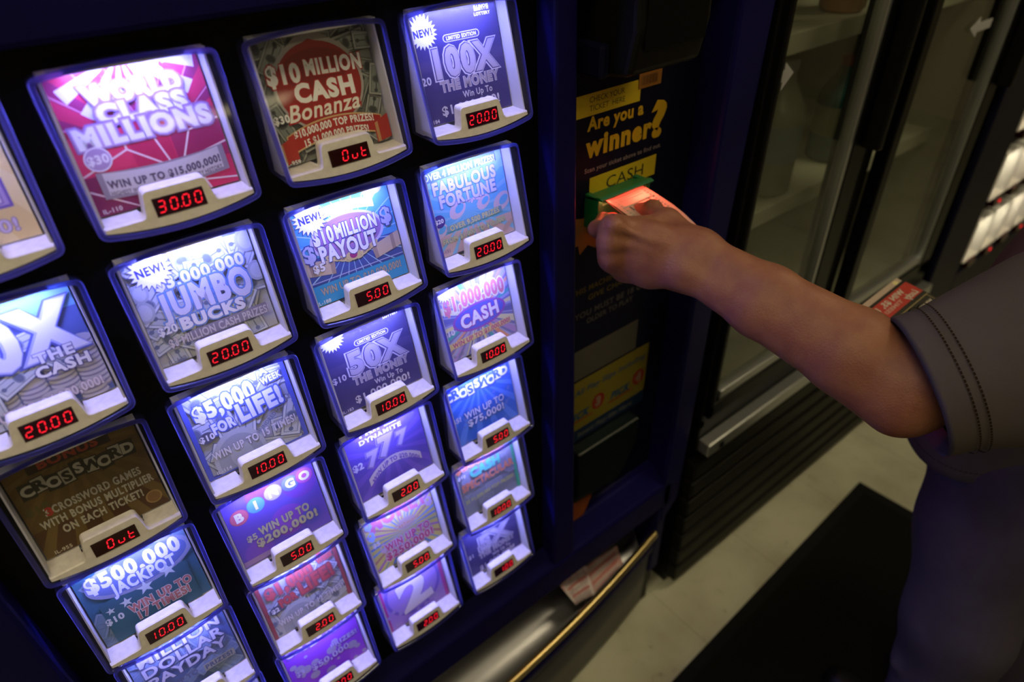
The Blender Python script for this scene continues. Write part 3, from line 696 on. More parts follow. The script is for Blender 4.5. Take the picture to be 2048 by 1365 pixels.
# dispenser panel with one opening per window
b = MB()
xs, zs = [-.095], [.46]
for c in range(4): xs += [c * PXX - .0585, c * PXX + .0585]
xs.append(.575)
for r in range(5, -1, -1): zs += [ZR0 - r * PZ + .001, ZR0 - r * PZ + .1150]
zs.append(1.43)
for i in range(len(xs) - 1):
    if i % 2 == 0: b.box((xs[i], YP, zs[0]), (xs[i + 1], YP + .012, zs[-1]), BLACK)
    else:
        for j in range(0, len(zs) - 1, 2): b.box((xs[i], YP, zs[j]), (xs[i + 1], YP + .012, zs[j + 1]), BLACK)
part('dispenser_panel', b)
# front frame
b = MB()
b.prism([(-.02, 1.414), (YP + .012, 1.424), (.06, 1.84), (-.02, 1.84)], 0, -.15, .955, NAVY, .006)         # header
b.prism([(-.15, 1.42), (-.15, .30), (-.085, .30), (-.095, 1.0), (-.095, 1.42)], 1, -.02, YP + .012, NAVY, .005)   # left stile
b.prism([(.551, 1.43), (.568, .44), (.618, .44), (.582, 1.43)], 1, -.02, .028, NAVY, .004)             # divider
b.prism([(.872, 1.43), (.872, .42), (.88, .30), (.93, .36), (.934, .66), (.934, .9), (.955, 1.43)], 1, -.02, .05, NAVY, .006)   # right stile
b.prism([(-.02, .432), (YP + .004, .470), (.05, .470), (.05, .362), (-.02, .362)], 0, -.10, .90, NAVY, .004)  # sill under the windows and ledge
part('front_frame', b)
b = MB(); b.box((.58, .030, .45), (.88, .045, 1.44), NAVY_D); part('payment_panel', b)

# --- one ticket window
tl = math.hypot(LH, DD); UT = Vector((0, DD / tl, LH / tl)); NF = Vector((0, -LH / tl, DD / tl))     # up the face, out of the face
def face(s, t, n=0.0):
    """point on the slanted front: s across, t up the slope, n outwards (window space, y into the wall)"""
    return Vector((s, -DD, 0)) + Vector((s * 0, 0, 0)) + UT * t + NF * n
def outline(inset=0.0, r=0.006):
    wt, wb = WT - inset, WB - inset
    def top(s): return tl - inset + .0052 * (1 - (s / WT) ** 2)
    def bot(s): return inset - .0072 * (1 - (s / WB) ** 2)
    pts = []
    def corner(P, A, B):
        A = Vector(A); B = Vector(B); P = Vector(P)
        for i in range(5):
            q = i / 4; pts.append(tuple(A * (1 - q) ** 2 + P * 2 * q * (1 - q) + B * q * q))
    rr = max(r - inset * .6, .002)
    n = 12
    for i in range(n + 1):
        s = -wb + rr + (2 * wb - 2 * rr) * i / n; pts.append((s, bot(s)))
    pts.pop(); s = wb - rr; k = (wt - wb) / tl
    corner((wb, bot(wb)), (s, bot(s)), (wb + k * rr, bot(wb) + rr))
    for i in range(1, 6): q = i / 6; pts.append((wb + (wt - wb) * q, bot(wb) + rr + (top(wt) - bot(wb) - 2 * rr) * q))
    corner((wt, top(wt)), (wt - k * rr, top(wt) - rr), (wt - rr, top(wt - rr)))
    for i in range(1, n): s = wt - rr - (2 * wt - 2 * rr) * i / n; pts.append((s, top(s)))
    corner((-wt, top(wt)), (-wt + rr, top(wt - rr)), (-wt + k * rr, top(wt) - rr))
    for i in range(1, 6): q = 1 - i / 6; pts.append((-(wb + (wt - wb) * q), bot(wb) + rr + (top(wt) - bot(wb) - 2 * rr) * q))
    corner((-wb, bot(wb)), (-wb - k * rr, bot(wb) + rr), (-wb + rr, bot(wb - rr)))
    pts.pop()
    return pts
def cover_mesh():
    b = MB()
    o0 = [face(s, t) for s, t in outline(0)]
    ob = [Vector((p.x, YP - .0005, p.z)) for p in o0]
    o1 = [face(s, t, .0012) for s, t in outline(.0010)]
    o2 = [face(s, t, .0012) for s, t in outline(.0034)]
    o3 = [face(s, t, -.0002) for s, t in outline(.0044)]
    o4 = [face(s, t, -.004) for s, t in outline(.0046)]
    n = len(o0)
    b.loft([ob, o0], CLEARS, False, False, smooth=False)
    b.loft([o0, o1, o2, o3], RIM, False, False, smooth=False)
    b.add(o3, [list(range(n))], CLEAR)
    # moulding tabs along the top edge
    for s0 in (-.035, -.012, .012, .035):
        q = [face(s, tl - .0012 + .0052 * (1 - (s / WT) ** 2) + dt, .0018) for s, dt in ((s0 - .006, -.0016), (s0 + .006, -.0016), (s0 + .006, .0002), (s0 - .006, .0002))]
        b.add(q, [[0, 1, 2, 3]], RIM)
    return b
def housing_mesh():
    b = MB()
    yb = .062
    def wall(x0, x1):
        b.prism([(yb, .0015), (yb, .1145), (.006, .1145), (face(0, .112, -.006).y, face(0, .112, -.006).z), (face(0, .006, -.006).y, face(0, .006, -.006).z), (.0, .0015)], 0, x0, x1, MILKY)
    wall(-.0580, -.0565); wall(.0565, .0580)
    b.box((-.058, yb - .0015, .0015), (.058, yb, .1145), MILKY)
    b.prism([(yb, .1130), (yb, .1145), (.002, .1145), (.002, .1133)], 0, -.058, .058, MILKY)
    b.box((-.058, -.004, .0015), (.058, yb, .003), MILKY)
    return b
def bezel_mesh():
    b = MB()
    n = 14; pts = []
    wb = .0582
    for i in range(n + 1):
        s = -wb + 2 * wb * i / n; pts.append((s, .0052 - .0072 * (1 - (s / WB) ** 2)))
    def rc(P, A, B):
        P, A, B = Vector(P), Vector(A), Vector(B)
        for i in range(5): q = i / 4; pts.append(tuple(A * (1 - q) ** 2 + P * 2 * q * (1 - q) + B * q * q))
    lt, bt = .0080, .0280
    pts.append((wb, lt))
    rc((.0275, lt), (.0310, lt), (.0270, lt + .004)); rc((.0245, bt), (.0250, bt - .005), (.0205, bt))
    rc((-.0245, bt), (-.0205, bt), (-.0250, bt - .005)); rc((-.0275, lt), (-.0270, lt + .004), (-.0310, lt))
    pts.append((-wb, lt))
    N = len(pts)
    A0 = [face(s, t, -.0035) for s, t in pts]
    cx, cy = 0, .012
    A1 = [face(s * .985, t if t < .006 else t - .0012, -.0022) for s, t in pts]
    B0 = [face(s, t, -.0035) + Vector((0, .023 if t < lt + .001 else .0095, .0002)) for s, t in pts]
    b.loft([B0, A0, A1], CREAM, False, False, smooth=False)
    b.add(A1, [list(range(N))], CREAM)
    return b
SEG = {'0': 'abcdef', '1': 'bc', '2': 'abged', '3': 'abgcd', '5': 'afgcd', 'u': 'cde', 't': 'fged', 'O': 'abcdef', '7': 'abc'}
def display_mesh(price):
    b = MB()
    lo, hi = (-.0195, .0062), (.0195, .0205)
    P = [face(lo[0], lo[1], -.0016), face(hi[0], lo[1], -.0016), face(hi[0], hi[1], -.0016), face(lo[0], hi[1], -.0016)]
    Q = [p - NF * .002 for p in P]
    b.add(Q + P, [[4, 5, 6, 7], [0, 1, 5, 4], [1, 2, 6, 5], [2, 3, 7, 6], [3, 0, 4, 7]], DISP)
    digits = price.replace('.', '').replace('Out', 'Out').rjust(4)
    w2, h2, th = .0024, .0043, .00052
    for i, ch in enumerate(digits):
        if ch == ' ': continue
        cx, ct = -.0140 + i * .0094, .01335
        def seg(x0, y0, x1, y1):
            d = Vector((x1 - x0, y1 - y0)); L = d.length; d /= L; nn = Vector((-d.y, d.x)) * th
            a = Vector((x0, y0)) + d * .00035; e = Vector((x1, y1)) - d * .00035
            pl = [a, a + d * th + nn, e - d * th + nn, e, e - d * th - nn, a + d * th - nn]
            b.add([face(cx + p.x + p.y * .16, ct + p.y, -.0012) for p in pl], [[0, 5, 4, 3, 2, 1]], DIGIT)
        E = {'a': (-w2, h2, w2, h2), 'b': (w2, h2, w2, 0), 'c': (w2, 0, w2, -h2), 'd': (-w2, -h2, w2, -h2), 'e': (-w2, 0, -w2, -h2), 'f': (-w2, h2, -w2, 0), 'g': (-w2, 0, w2, 0)}
        for k in SEG[ch]: seg(*E[k])
        if '.' in price and i == 1:
            q = [(.0040, -h2), (.0050, -h2), (.0050, -h2 + .001), (.0040, -h2 + .001)]
            b.add([face(cx + x, ct + y, -.0012) for x, y in q], [[0, 1, 2, 3]], DIGIT)
    return b
def lamp_mesh():
    b = MB()
    b.box((-.042, .001, .1125), (.042, .0105, .1133), WHITEP); b.box((-.042, .0012, .1112), (.042, .0020, .1125), WHITEP)
    b.add([(-.040, .0030, .1122), (.040, .0030, .1122), (.040, .0085, .1122), (-.040, .0085, .1122)], [[0, 3, 2, 1]], LEDM)
    return b
def mesh_of(b, name):
    o = b.build(name); me = o.data; bpy.data.objects.remove(o); return me
ME_H, ME_C, ME_B, ME_L = mesh_of(housing_mesh(), 'ticket_window'), mesh_of(cover_mesh(), 'clear_cover'), mesh_of(bezel_mesh(), 'price_bezel'), mesh_of(lamp_mesh(), 'light_bar')
ME_L0 = ME_L.copy(); ME_L0.materials[1] = WHITEP
_disp = {}
root = Vector((MX, MY, 0))
for r in range(6):
    for c in range(4):
        pr = PRICE[(c, r)]
        if pr not in _disp: _disp[pr] = mesh_of(display_mesh(pr), 'price_display')
        wpos = Vector((c * PXX, 0, ZR0 - r * PZ))
        wn = link('ticket_window', ME_H, VM, wpos - root)
        wn['label'] = ('unlit ticket window reading Out' if pr == 'Out' else 'lit ticket window priced ' + pr)
        link('clear_cover', ME_C, wn); link('price_bezel', ME_B, wn); link('price_display', _disp[pr], wn)
        link('light_bar', ME_L0 if pr == 'Out' else ME_L, wn)
# --- tickets standing in the windows
PAPER = mat('ticket_card', (0.62, 0.62, 0.62), 0.5)
ang = math.atan2(.026, .104)
TS = .00528      # half a centimetre of artwork in metres
for (c, r), fn in ART.items():
    p = Print(W_, H_, None); fn(p)
    b = MB()
    b.box((-W_ * TS, .0, 0), (W_ * TS, .0004, H_ / 100), PAPER)
    p.put(b, lambda x, y, k: ((2 * x - W_) * TS, -k - .00001, max(.0002, (y - (.2 if r < 3 else .75)) / 100 if y < H_ - .8 else y / 100)))
    o = b.build('scratch_ticket')
    o.location = (c * PXX, -.0040, ZR0 - r * PZ + .0080)
    o.rotation_euler = (-ang, 0, 0)
    tag(o, TLABEL[(c, r)], 'scratch ticket', 'scratch tickets in the vending machine windows')

# --- payment side
def panel_print(name, items_fn, W, H, x0, z0, y=.0295, base=None, label=None):
    """artwork W x H cm on the payment panel, lower left at x0, z0"""
    p = Print(W, H, None, dz=.00002); items_fn(p)
    b = MB()
    if base: b.box((x0, y, z0), (x0 + W / 100, .0305, z0 + H / 100), base)
    p.put(b, lambda x, y_, k: (x0 + x / 100, y - k - .00003, z0 + y_ / 100))
    o = part(name, b)
    if label: o['label'] = label
    return o
YEL = mat('yellow_label', (0.60, 0.44, 0.010), 0.5, noise=.1, nscale=20); INKK = (.01, .01, .01)
def f(p):
    p.text('CHECK YOUR', 5.6, 2.02, .72, INKK, w=6.3, bold=.0); p.text('TICKET  HERE', 5.7, .92, .72, INKK, w=6.4, bold=.0)
panel_print('check_ticket_label', f, 11.8, 2.8, .631, 1.2345, base=YEL, label='yellow label reading CHECK YOUR TICKET HERE')
def f(p):
    for i in range(16): p.rect(.5 + i * .2, .4, .5 + i * .2 + (.06, .1, .14)[i % 3], 1.6, (.10, .05, .02))
panel_print('barcode_label', f, 4.4, 2.5, .744, 1.2500, y=.0290, base=mat('orange_brown_label', (.30, .12, .015), .5), label='small orange barcode label')
def f(p):
    g = (.58, .36, .012)
    p.text('Are you a', 5.4, 4.95, 1.7, g, w=10.3, bold=.035); p.text('winner', 6.3, 1.95, 2.7, g, w=12.4, bold=.05)
    p.text('?', 13.9, 2.7, 4.6, g, w=2.2, bold=.055)
panel_print('winner_lettering', f, 16, 7.6, .652, 1.1745, label='yellow lettering reading Are you a winner?')
def f(p): p.text('Scan your ticket above to find out.', 7.5, .8, .62, (.22, .18, .2), w=15.0, bold=.02)
panel_print('scan_lettering', f, 15.3, 1.6, .6520, 1.1540, label='small grey lettering about scanning a ticket')
def f(p): p.text('CASH', 6.9, 1.5, 1.7, INKK, w=7.4, bold=.0)
panel_print('cash_label', f, 13.2, 3.0, .6628, 1.1195, base=YEL, label='yellow label reading CASH above the bill slot')
def f(p):
    p.star(3.2, 7.2, 3.6, 2.3, 9, (.20, .10, .014), .2, 1.3); p.star(9.5, 6.8, 3.2, 2.1, 8, (.20, .10, .014), .1, 1.4)
panel_print('sunburst_print', f, 15, 10.4, .632, 1.000, label='dull orange sunburst print behind the hand')
def f(p):
    g = (.075, .055, .008); h = (.06, .055, .06)
    p.text('THIS MACHINE DOES NOT', 9.2, 6.6, .95, g, w=17.5, bold=.02); p.text('GIVE CHANGE', 9.2, 4.8, .95, g, w=10.5, bold=.02)
    p.text('YOU MUST BE 18 OR', 9.2, 1.7 + .45, 1.05, h, w=16.0, bold=.02); p.text('OLDER TO PLAY', 9.0, .55, .95, h, w=10.3, bold=.02)
panel_print('notice_lettering', f, 19, 8.0, .632, .9085, label='faded lettering: no change given, 18 or older to play')
GREYL = mat('silver_grey_label', (.06, .055, .047), .5)
def f(p): p.text('Play slip instructions', 8.6, 3.3, .55, (.05, .05, .05), w=9, bold=.0)
panel_print('silver_label', lambda p: None, 15.4, 6.0, .640, .8022, base=GREYL, label='plain grey silver label')
def f(p):
    p.rect(0, 0, 19.8, 2.8, (.006, .018, .05)); p.text('Insert Play Slip Here', 10, 1.35, .95, (.09, .09, .09), w=13.5, bold=.03, shear=.2)
    p.text('All Play Slips Including', 10.6, 11.2, 1.15, (.015, .045, .11), w=17.0, bold=.03, shear=.2)
    for x, d in ((5.5, '3'), (15.6, '4')):
        p.rect(x - 5.2, 4.5, x + 1.0, 4.95, (.18, .04, .01), .02); p.text('PICK', x - 2.2, 6.0, 1.5, (.008, .05, .11), w=4.6, bold=.06, shear=.25)
        p.ell(x + 2.2, 6.8, 1.55, 1.7, (.20, .022, .01)); p.text(d, x + 2.2, 6.8, 1.9, (.2, .14, .1), bold=.06)
panel_print('play_slip_sign', f, 19.8, 13.6, .632, .6610, base=mat('dull_yellow_sign', (.15, .12, .007), .55), label='yellow sign about play slips with red number balls')
# bill acceptor
GREEN = mat('green_plastic', (0.005, 0.105, 0.033), 0.4)
b = MB()
yb = .004
AX0, AX1 = .655, .757
b.prism([(.031, 1.1235), (.031, 1.1260), (yb - .001, 1.1325), (yb - .0060, 1.1306), (yb - .0060, 1.1283), (yb, 1.1275)], 0, AX0, AX1, GREEN, .0004)     # upper lip
b.prism([(.031, 1.119), (yb, 1.1195), (yb - .001, 1.090), (.012, 1.084), (.031, 1.080)], 0, AX0, AX1, GREEN, .0015)               # lower lip
b.box((AX0, yb, 1.117), (AX0 + .009, .03, 1.130), GREEN, .001); b.box((AX1 - .009, yb, 1.117), (AX1, .03, 1.130), GREEN, .001)
b.box((AX0 + .002, .024, 1.117), (AX1 - .002, .030, 1.124), BLACK)
BA = part('bill_acceptor', b)
BA['label'] = 'green bill slot'
b = MB()
# red lamps around the slot: under the note, beside it and under the upper lip
for xa, xb, za, zb, pw in ((.708, .745, 1.1000, 1.1090, 1.0), (.662, .690, 1.0905, 1.0945, .12)):
    b.add([(xa, yb - .0022, za), (xb, yb - .0022, za), (xb, yb - .0022, zb), (xa, yb - .0022, zb)], [[0, 1, 2, 3]], emitter('red_slot_light', (1.0, .06, .035), ACCEPT_POWER * pw))
b.add([(.674, yb - .0002, 1.1272), (.740, yb - .0002, 1.1272), (.740, yb - .0040, 1.1279), (.674, yb - .0040, 1.1279)], [[0, 1, 2, 3]], emitter('red_slot_light_upper', (1.0, .06, .035), ACCEPT_POWER * .06))
b.add([(.657, yb - .0002, 1.1272), (.671, yb - .0002, 1.1272), (.671, yb - .0040, 1.1279), (.657, yb - .0040, 1.1279)], [[0, 1, 2, 3]], emitter('red_slot_light_side', (1.0, .06, .035), ACCEPT_POWER * .9))
o = rel(b, VM).build('slot_light', BA)
# barcode scanner
b = MB(); b.prism([(.030, 1.46), (-.060, 1.46), (-.066, 1.35), (-.056, 1.302), (.030, 1.290)], 0, .628, .752, BLACKP, .008, 3); b.box((.64, -.0668, 1.33), (.742, -.064, 1.44), BLACK, .001)
SC = part('barcode_scanner', b)
b = MB(); b.box((.612, -.03, 1.298), (.626, .03, 1.335), NAVY_D, .004); rel(b, VM).build('scanner_bracket', SC)
# play slip holder, keypad and orange arrow under the sign
TEAL = mat('smoked_teal_plastic', (0.003, 0.007, 0.008), 0.35, spec=.2)
b = MB(); n = 14
prof = [(.64, .658), (.795, .658), (.792, .60)] + [(.79 - .05 * (i / 8), .60 - .075 * math.sin(i / 8 * math.pi / 2)) for i in range(1, 9)] + [(.64, .545)]
b.prism(prof, 1, .002, .031, TEAL, .004); part('play_slip_holder', b)
b = MB(); b.box((.640, .018, .505), (.725, .031, .57), BLACKP, .003)
for i in range(4):
    for j in range(3): b.box((.650 + i * .018, .015, .512 + j * .019), (.664 + i * .018, .018, .526 + j * .019), mat('grey_key', (.03, .03, .028), .5) if i + j == 0 else bpy.data.materials['grey_key'], .001)
part('keypad', b)
b = MB(); b.prism([(.640, .520), (.6920, .5150), (.672, .472), (.640, .472)], 1, .012, .030, mat('orange_plastic', (.24, .055, .006), .5), .002); part('orange_arrow', b)
b = MB(); b.prism([(-.020, .4340), (.030, .475), (.05, .475), (.05, .43)], 0, .60, .885, NAVY, .003); part('ledge', b)
# ticket tray, lip and lower door bow outwards
def bow(x): return -.080 + .155 * (x - .25) ** 2
N = 26; XA, XB = -.12, .862
def ribbon(prof, mt, xa=XA, xb=XB):
    """prof: list of (dy from the bow, z) or absolute y when flagged"""
    bb = MB(); rings = []
    for i in range(N + 1):
        x = xa + (xb - xa) * i / N
        rings.append([Vector((x, (q[0] if len(q) > 2 else bow(x) + q[0]), q[1])) for q in prof])
    bb.loft(rings, mt)
    return bb
tray = ribbon([(.050, .372, 1), (.046, .30, 1), (.030, .245, 1), (.035, .205), (.012, .230), (.004, .292), (.001, .292), (.008, .226), (.034, .200), (.035, .240, 1), (.054, .30, 1), (.060, .372, 1)], CHROME)
part('ticket_tray', tray)
part('tray_lip', ribbon([(.006, .290), (.005, .299), (-.002, .303), (-.008, .299), (-.009, .291), (-.003, .287)], GOLD))
part('apron', ribbon([(-.002, .288), (-.002, .235), (.004, .225), (.016, .225), (.010, .288)], NAVY))
part('lower_door', ribbon([(.006, .226), (.012, .03), (.024, .03), (.020, .226)], GREYD))
b = MB()
b.box((.868, -.018, .14), (.90, .10, .36), NAVY, .006); b.box((-.15, -.018, .0), (-.122, .1, .36), NAVY, .006)
b.box((-.10, .03, 0), (.86, .055, .2), BLACKP); b.box((.85, .0, 0), (.90, .1, .14), BLACKP, .004)
part('base_frame', b)
# papers in the tray
PINKP = mat('pink_white_slip', (0.62, 0.42, 0.40), 0.6, noise=.3, nscale=40, c2=(.55, .25, .25))
WHITP = mat('white_slip', (0.66, 0.58, 0.60), 0.6, noise=.2, nscale=50, c2=(.5, .3, .32))
def paper(pts, mt, name, label, bend):
    bb = MB(); A, B, C, D = [Vector(q) for q in pts]; n = 8; R = []
    nrm = (B - A).cross(D - A).normalized()
    for k in (0, 1):
        for i in range(n + 1):
            for j in range(n + 1):
                u, v = i / n, j / n
                q = A * (1 - u) * (1 - v) + B * u * (1 - v) + C * u * v + D * (1 - u) * v
                R.append(q + nrm * (bend * math.sin(u * math.pi) + .0006 * k))
    f = []; m1 = n + 1; h = m1 * m1
    for i in range(n):
        for j in range(n):
            a = i * m1 + j; f += [[a, a + m1, a + m1 + 1, a + 1], [h + a, h + a + 1, h + a + m1 + 1, h + a + m1]]
    for i in range(n):
        for a, c2 in ((i * m1, (i + 1) * m1), (i, i + 1), (i * m1 + n, (i + 1) * m1 + n), (n * m1 + i, n * m1 + i + 1)): f.append([a, c2, h + c2, h + a])
    bb.add(R, f, mt, True)
    nrm2 = nrm if nrm.dot(CAM - A) > 0 else -nrm
    for r_ in range(5):
        q0, q1 = .12 + r_ * .17, .2 + r_ * .17
        def P(u, v): return A * (1 - u) * (1 - v) + B * u * (1 - v) + C * u * v + D * (1 - u) * v + nrm * (bend * math.sin(u * math.pi)) + nrm2 * .0009
        uu = [.1 + .8 * i / 8 for i in range(9)]
        bb.add([P(u, q0) for u in uu] + [P(u, q1) for u in uu], [[i, i + 1, 10 + i, 9 + i] for i in range(8)], ink((.52, .16, .16) if r_ % 2 else (.5, .42, .45)))
    o = bb.build(name); return tag(o, label, 'paper slip', 'paper slips in the ticket tray')
paper([at(1120, 1172, -.012), at(1170, 1130, .030), at(1190, 1190, -.022), at(1152, 1211, -.034)], WHITP, 'paper_slip', 'white slip lying lower in the steel ticket tray, its corner over the lip', .004)
paper([at(1166, 1140, .028), at(1232, 1088, .034), at(1246, 1128, .0), at(1186, 1192, -.018)], PINKP, 'paper_slip', 'pinkish printed slip leaning upright at the back of the ticket tray', .003)
# ---------------------------------------------------------------- banknote going into the slot
NOTE = milky('banknote_paper', (0.52, 0.52, 0.45), 0.5)
def note():
    b = MB()
    x0, x1 = .671, .743
    path = [(.022, 1.1238), (.004, 1.1230), (-.011, 1.1205), (-.031, 1.1160), (-.050, 1.1115), (-.068, 1.1055), (-.087, 1.0970), (-.100, 1.0905)]
    P = [Vector((0, y, z)) for y, z in path]
    L = [0]
    for i in range(1, len(P)): L.append(L[-1] + (P[i] - P[i - 1]).length)
    def pos(u, s, lift=0):
        """u across 0..1, s metres along the note from the slot"""
        s = min(max(s, 0), L[-1] - 1e-6)
        i = max(j for j in range(len(L)) if L[j] <= s); i = min(i, len(P) - 2)
        q = (s - L[i]) / (L[i + 1] - L[i]); d = (P[i + 1] - P[i]).normalized()
        nrm = Vector((0, d.z, -d.y)); nrm = nrm if nrm.z > 0 else -nrm
        c = P[i].lerp(P[i + 1], q) + nrm * lift
        out = s / L[-1]
        c.z += .006 * out * (u * 2 - 1) ** 2 * (1 if u > .5 else .3)
        c.x = x0 + (x1 - x0) * u
        return c
    nu, ns = 8, 22
    for lift, fl in ((.0003, 1),):
        vs = [pos(i / nu, L[-1] * j / ns, lift) for j in range(ns + 1) for i in range(nu + 1)]
        f = [[j * (nu + 1) + i, j * (nu + 1) + i + 1, (j + 1) * (nu + 1) + i + 1, (j + 1) * (nu + 1) + i] for j in range(ns) for i in range(nu)]
        b.add(vs, f if fl else [q[::-1] for q in f], NOTE, True)
    pr = Print(6.8, L[-1] * 100, None, dz=.00001)
    dk = (.10, .12, .10); md = (.30, .33, .28)
    Hc = L[-1] * 100
    for x in (.35, 6.45): pr.rect(x - .12, .2, x + .12, Hc - .1, dk)
    for i in range(26):
        for x in (.75, 6.05): pr.rect(x - .16, .4 + i * .55, x + .16, .4 + i * .55 + .34, md)
    pr.rect(1.1, .2, 5.7, .5, dk); pr.rect(.5, 4.2, 6.3, 4.5, md)
    cy = 7.6
    pr.ell(3.4, cy, 1.75, 2.3, dk, 36); pr.ell(3.4, cy, 1.55, 2.1, (.40, .42, .36), 36); pr.ell(3.4, cy - .2, .85, 1.05, (.52, .52, .46), 24); pr.ell(3.4, cy + .9, 1.0, .55, (.22, .24, .2), 22); pr.ell(3.4, cy - 1.6, 1.3, .5, (.16, .18, .15), 22)
    for x, y in ((3.1, cy), (3.7, cy)): pr.ell(x, y, .14, .09, dk, 10)
    for i in range(5): pr.rect(1.2, 1.0 + .5 * i, 5.4, 1.14 + .5 * i, md)
    pr.text('1', 1.6, 4.9, .9, dk, bold=.05); pr.text('1', 5.2, 4.9, .9, dk, bold=.05); pr.text('1', 1.6, 11.6, .9, dk, bold=.05); pr.text('1', 5.2, 11.6, .9, dk, bold=.05)
    for Pn, F, c, k in pr.items:
        b.add([pos(q[0] / 6.8, q[1] / 100, .00034 + k * pr.dz) for q in Pn], F, ink(c, .6))
    o = b.build('banknote')
    return tag(o, 'one-dollar banknote glowing red, pinched by a hand at the green slot', 'banknote')
note()

# ---------------------------------------------------------------- floor mat
MATM = mat('charcoal_mat_pile', (0.006, 0.0058, 0.004), 0.9, spec=.1, bump=.6, bscale=260)
r = tag(empty('floor_mat', (0.605, -.777, 0)), 'large black floor mat lying in front of the coolers', 'mat')
b = MB(); b.box((-.9, -.545, .0005), (1.03, .555, .010), MATM); 
o = b.build('mat_pile', r)
b = MB(); E_ = mat('rubber_edge', (0.004, 0.0045, 0.005), .7, spec=.15)
for lo, hi in (((-.93, .555, .0005), (1.065, .585, .007)), ((-.93, -.575, .0005), (1.065, -.545, .007)), ((-.93, -.545, .0005), (-.9, .555, .007)), ((1.03, -.545, .0005), (1.065, .555, .007))): b.box(lo, hi, E_, .002)
b.build('rubber_border', r); r.rotation_euler = (0, 0, .045)

# ---------------------------------------------------------------- drinks cooler
CX0, CX1 = .965, 1.93
CL = tag(empty('drinks_cooler', (1.44, .30, 0)), 'black two-door glass drinks cooler beside the lottery machine', 'cooler')
def cpart(name, b, parent=None): return rel(b, CL).build(name, parent or CL)
DARKF = mat('black_cooler_frame', (0.002, 0.002, 0.0025), .4, spec=.2); ALU = mat('satin_aluminium', (.50, .52, .54), .35, .9); INNER = mat('cooler_liner', (.34, .33, .26), .5)
b = MB()
b.box((CX0, .02, .50), (CX0 + .02, .72, 2.02), INNER); b.box((CX1 - .02, .02, .50), (CX1, .72, 2.02), INNER); b.box((CX0, .68, .50), (CX1, .72, 2.02), INNER); b.box((CX0, .02, .50), (CX1, .72, .525), INNER); b.box((CX0, .02, 1.98), (CX1, .72, 2.02), INNER)
cpart('liner', b)
b = MB()
b.box((CX0, -.02, .535), (CX0 + .015, .04, 2.0), DARKF, .003); b.box((CX1 - .03, -.02, .535), (CX1, .04, 2.0), DARKF, .003); b.box((1.33, .0, .535), (1.43, .04, 2.0), DARKF, .003)
b.box((CX0, -.02, 1.96), (CX1, .04, 2.05), DARKF, .003); b.box((CX0, -.02, .475), (CX1, .04, .56), DARKF, .003)
cpart('frame', b)
b = MB(); b.box((CX0, -.05, .478), (CX1, -.02, .512), ALU, .004); s_ = cpart('bumper_strip', b); s_['label'] = 'grey aluminium strip under the doors'
b = MB(); b.box((1.0, -.053, .488), (1.012, -.050, .500), BLACK, .001); rel(b, CL).build('strip_plug', s_)
b = MB(); b.box((CX0, .0, .0), (CX1, .70, .475), DARKF)
for i in range(7): b.box((CX0, -.028, .03 + i * .06), (CX1, .0, .075 + i * .06), mat('grille_slat', (.005, .005, .004), .5, spec=.2) if i == 0 else bpy.data.materials['grille_slat'], .004)
cpart('base_grille', b)
COOLG = glass('cooler_glass', (.86, .88, .84), .045, .02)
for x0, x1 in ((.975, 1.325), (1.435, 1.895)):
    b = MB()
    for lo, hi in (((x0, -.03, .565), (x0 + .03, .0, 1.955)), ((x1 - .055, -.03, .565), (x1, .0, 1.955)), ((x0, -.03, .565), (x1, .0, .60)), ((x0, -.03, 1.92), (x1, .0, 1.955))): b.box(lo, (hi[0] - (.018 if x0 < 1.2 and lo[0] == x0 and hi[0] < x0 + .05 else 0), hi[1], hi[2]), DARKF, .003)
    d = cpart('door', b)
    b = MB(); b.box((x1 - .064, -.028, .60), (x1 - .055, -.004, 1.92), ALU, .001); b.box((x0 + .03, -.026, .60), (x1 - .055, -.004, .622), ALU, .002); cpart('metal_trim', b, d)
    b = MB(); b.box((x0 + .03, -.018, .60), (x1 - .055, -.012, 1.92), COOLG); cpart('glass_pane', b, d)
    b = MB(); b.box((x1 - .03, -.065, 1.05), (x1 - .012, -.03, 1.35), DARKF, .005); cpart('handle', b, d)
    if x0 < 1.2: P = [(.965, 1.2165), (.994, 1.2195), (.994, 1.206), (1.020, 1.2285), (.994, 1.2475), (.994, 1.2365), (.965, 1.2365)]
    else: P = [(1.752, 1.186), (1.69, 1.186), (1.69, 1.176), (1.656, 1.195), (1.69, 1.2145), (1.69, 1.204), (1.752, 1.204)]
    b = MB(); b.prism([(p[0] + (.012 if x0 < 1.2 else 0), p[1]) for p in P], 1, -.0195, -.0185, ink((.34, .34, .36))); cpart('arrow_sticker', b, d)
SHELF = mat('cooler_shelf', (.50, .50, .42), .45)
for z in (.915, 1.243, 1.57):
    b = MB(); b.box((CX0 + .02, .09, z - .012), (CX1 - .02, .66, z), SHELF); sh = cpart('shelf', b)
    b = MB(); b.box((CX0 + .02, .080, z - .034), (CX1 - .02, .090, z + .002), SHELF, .002); cpart('price_rail', b, sh)
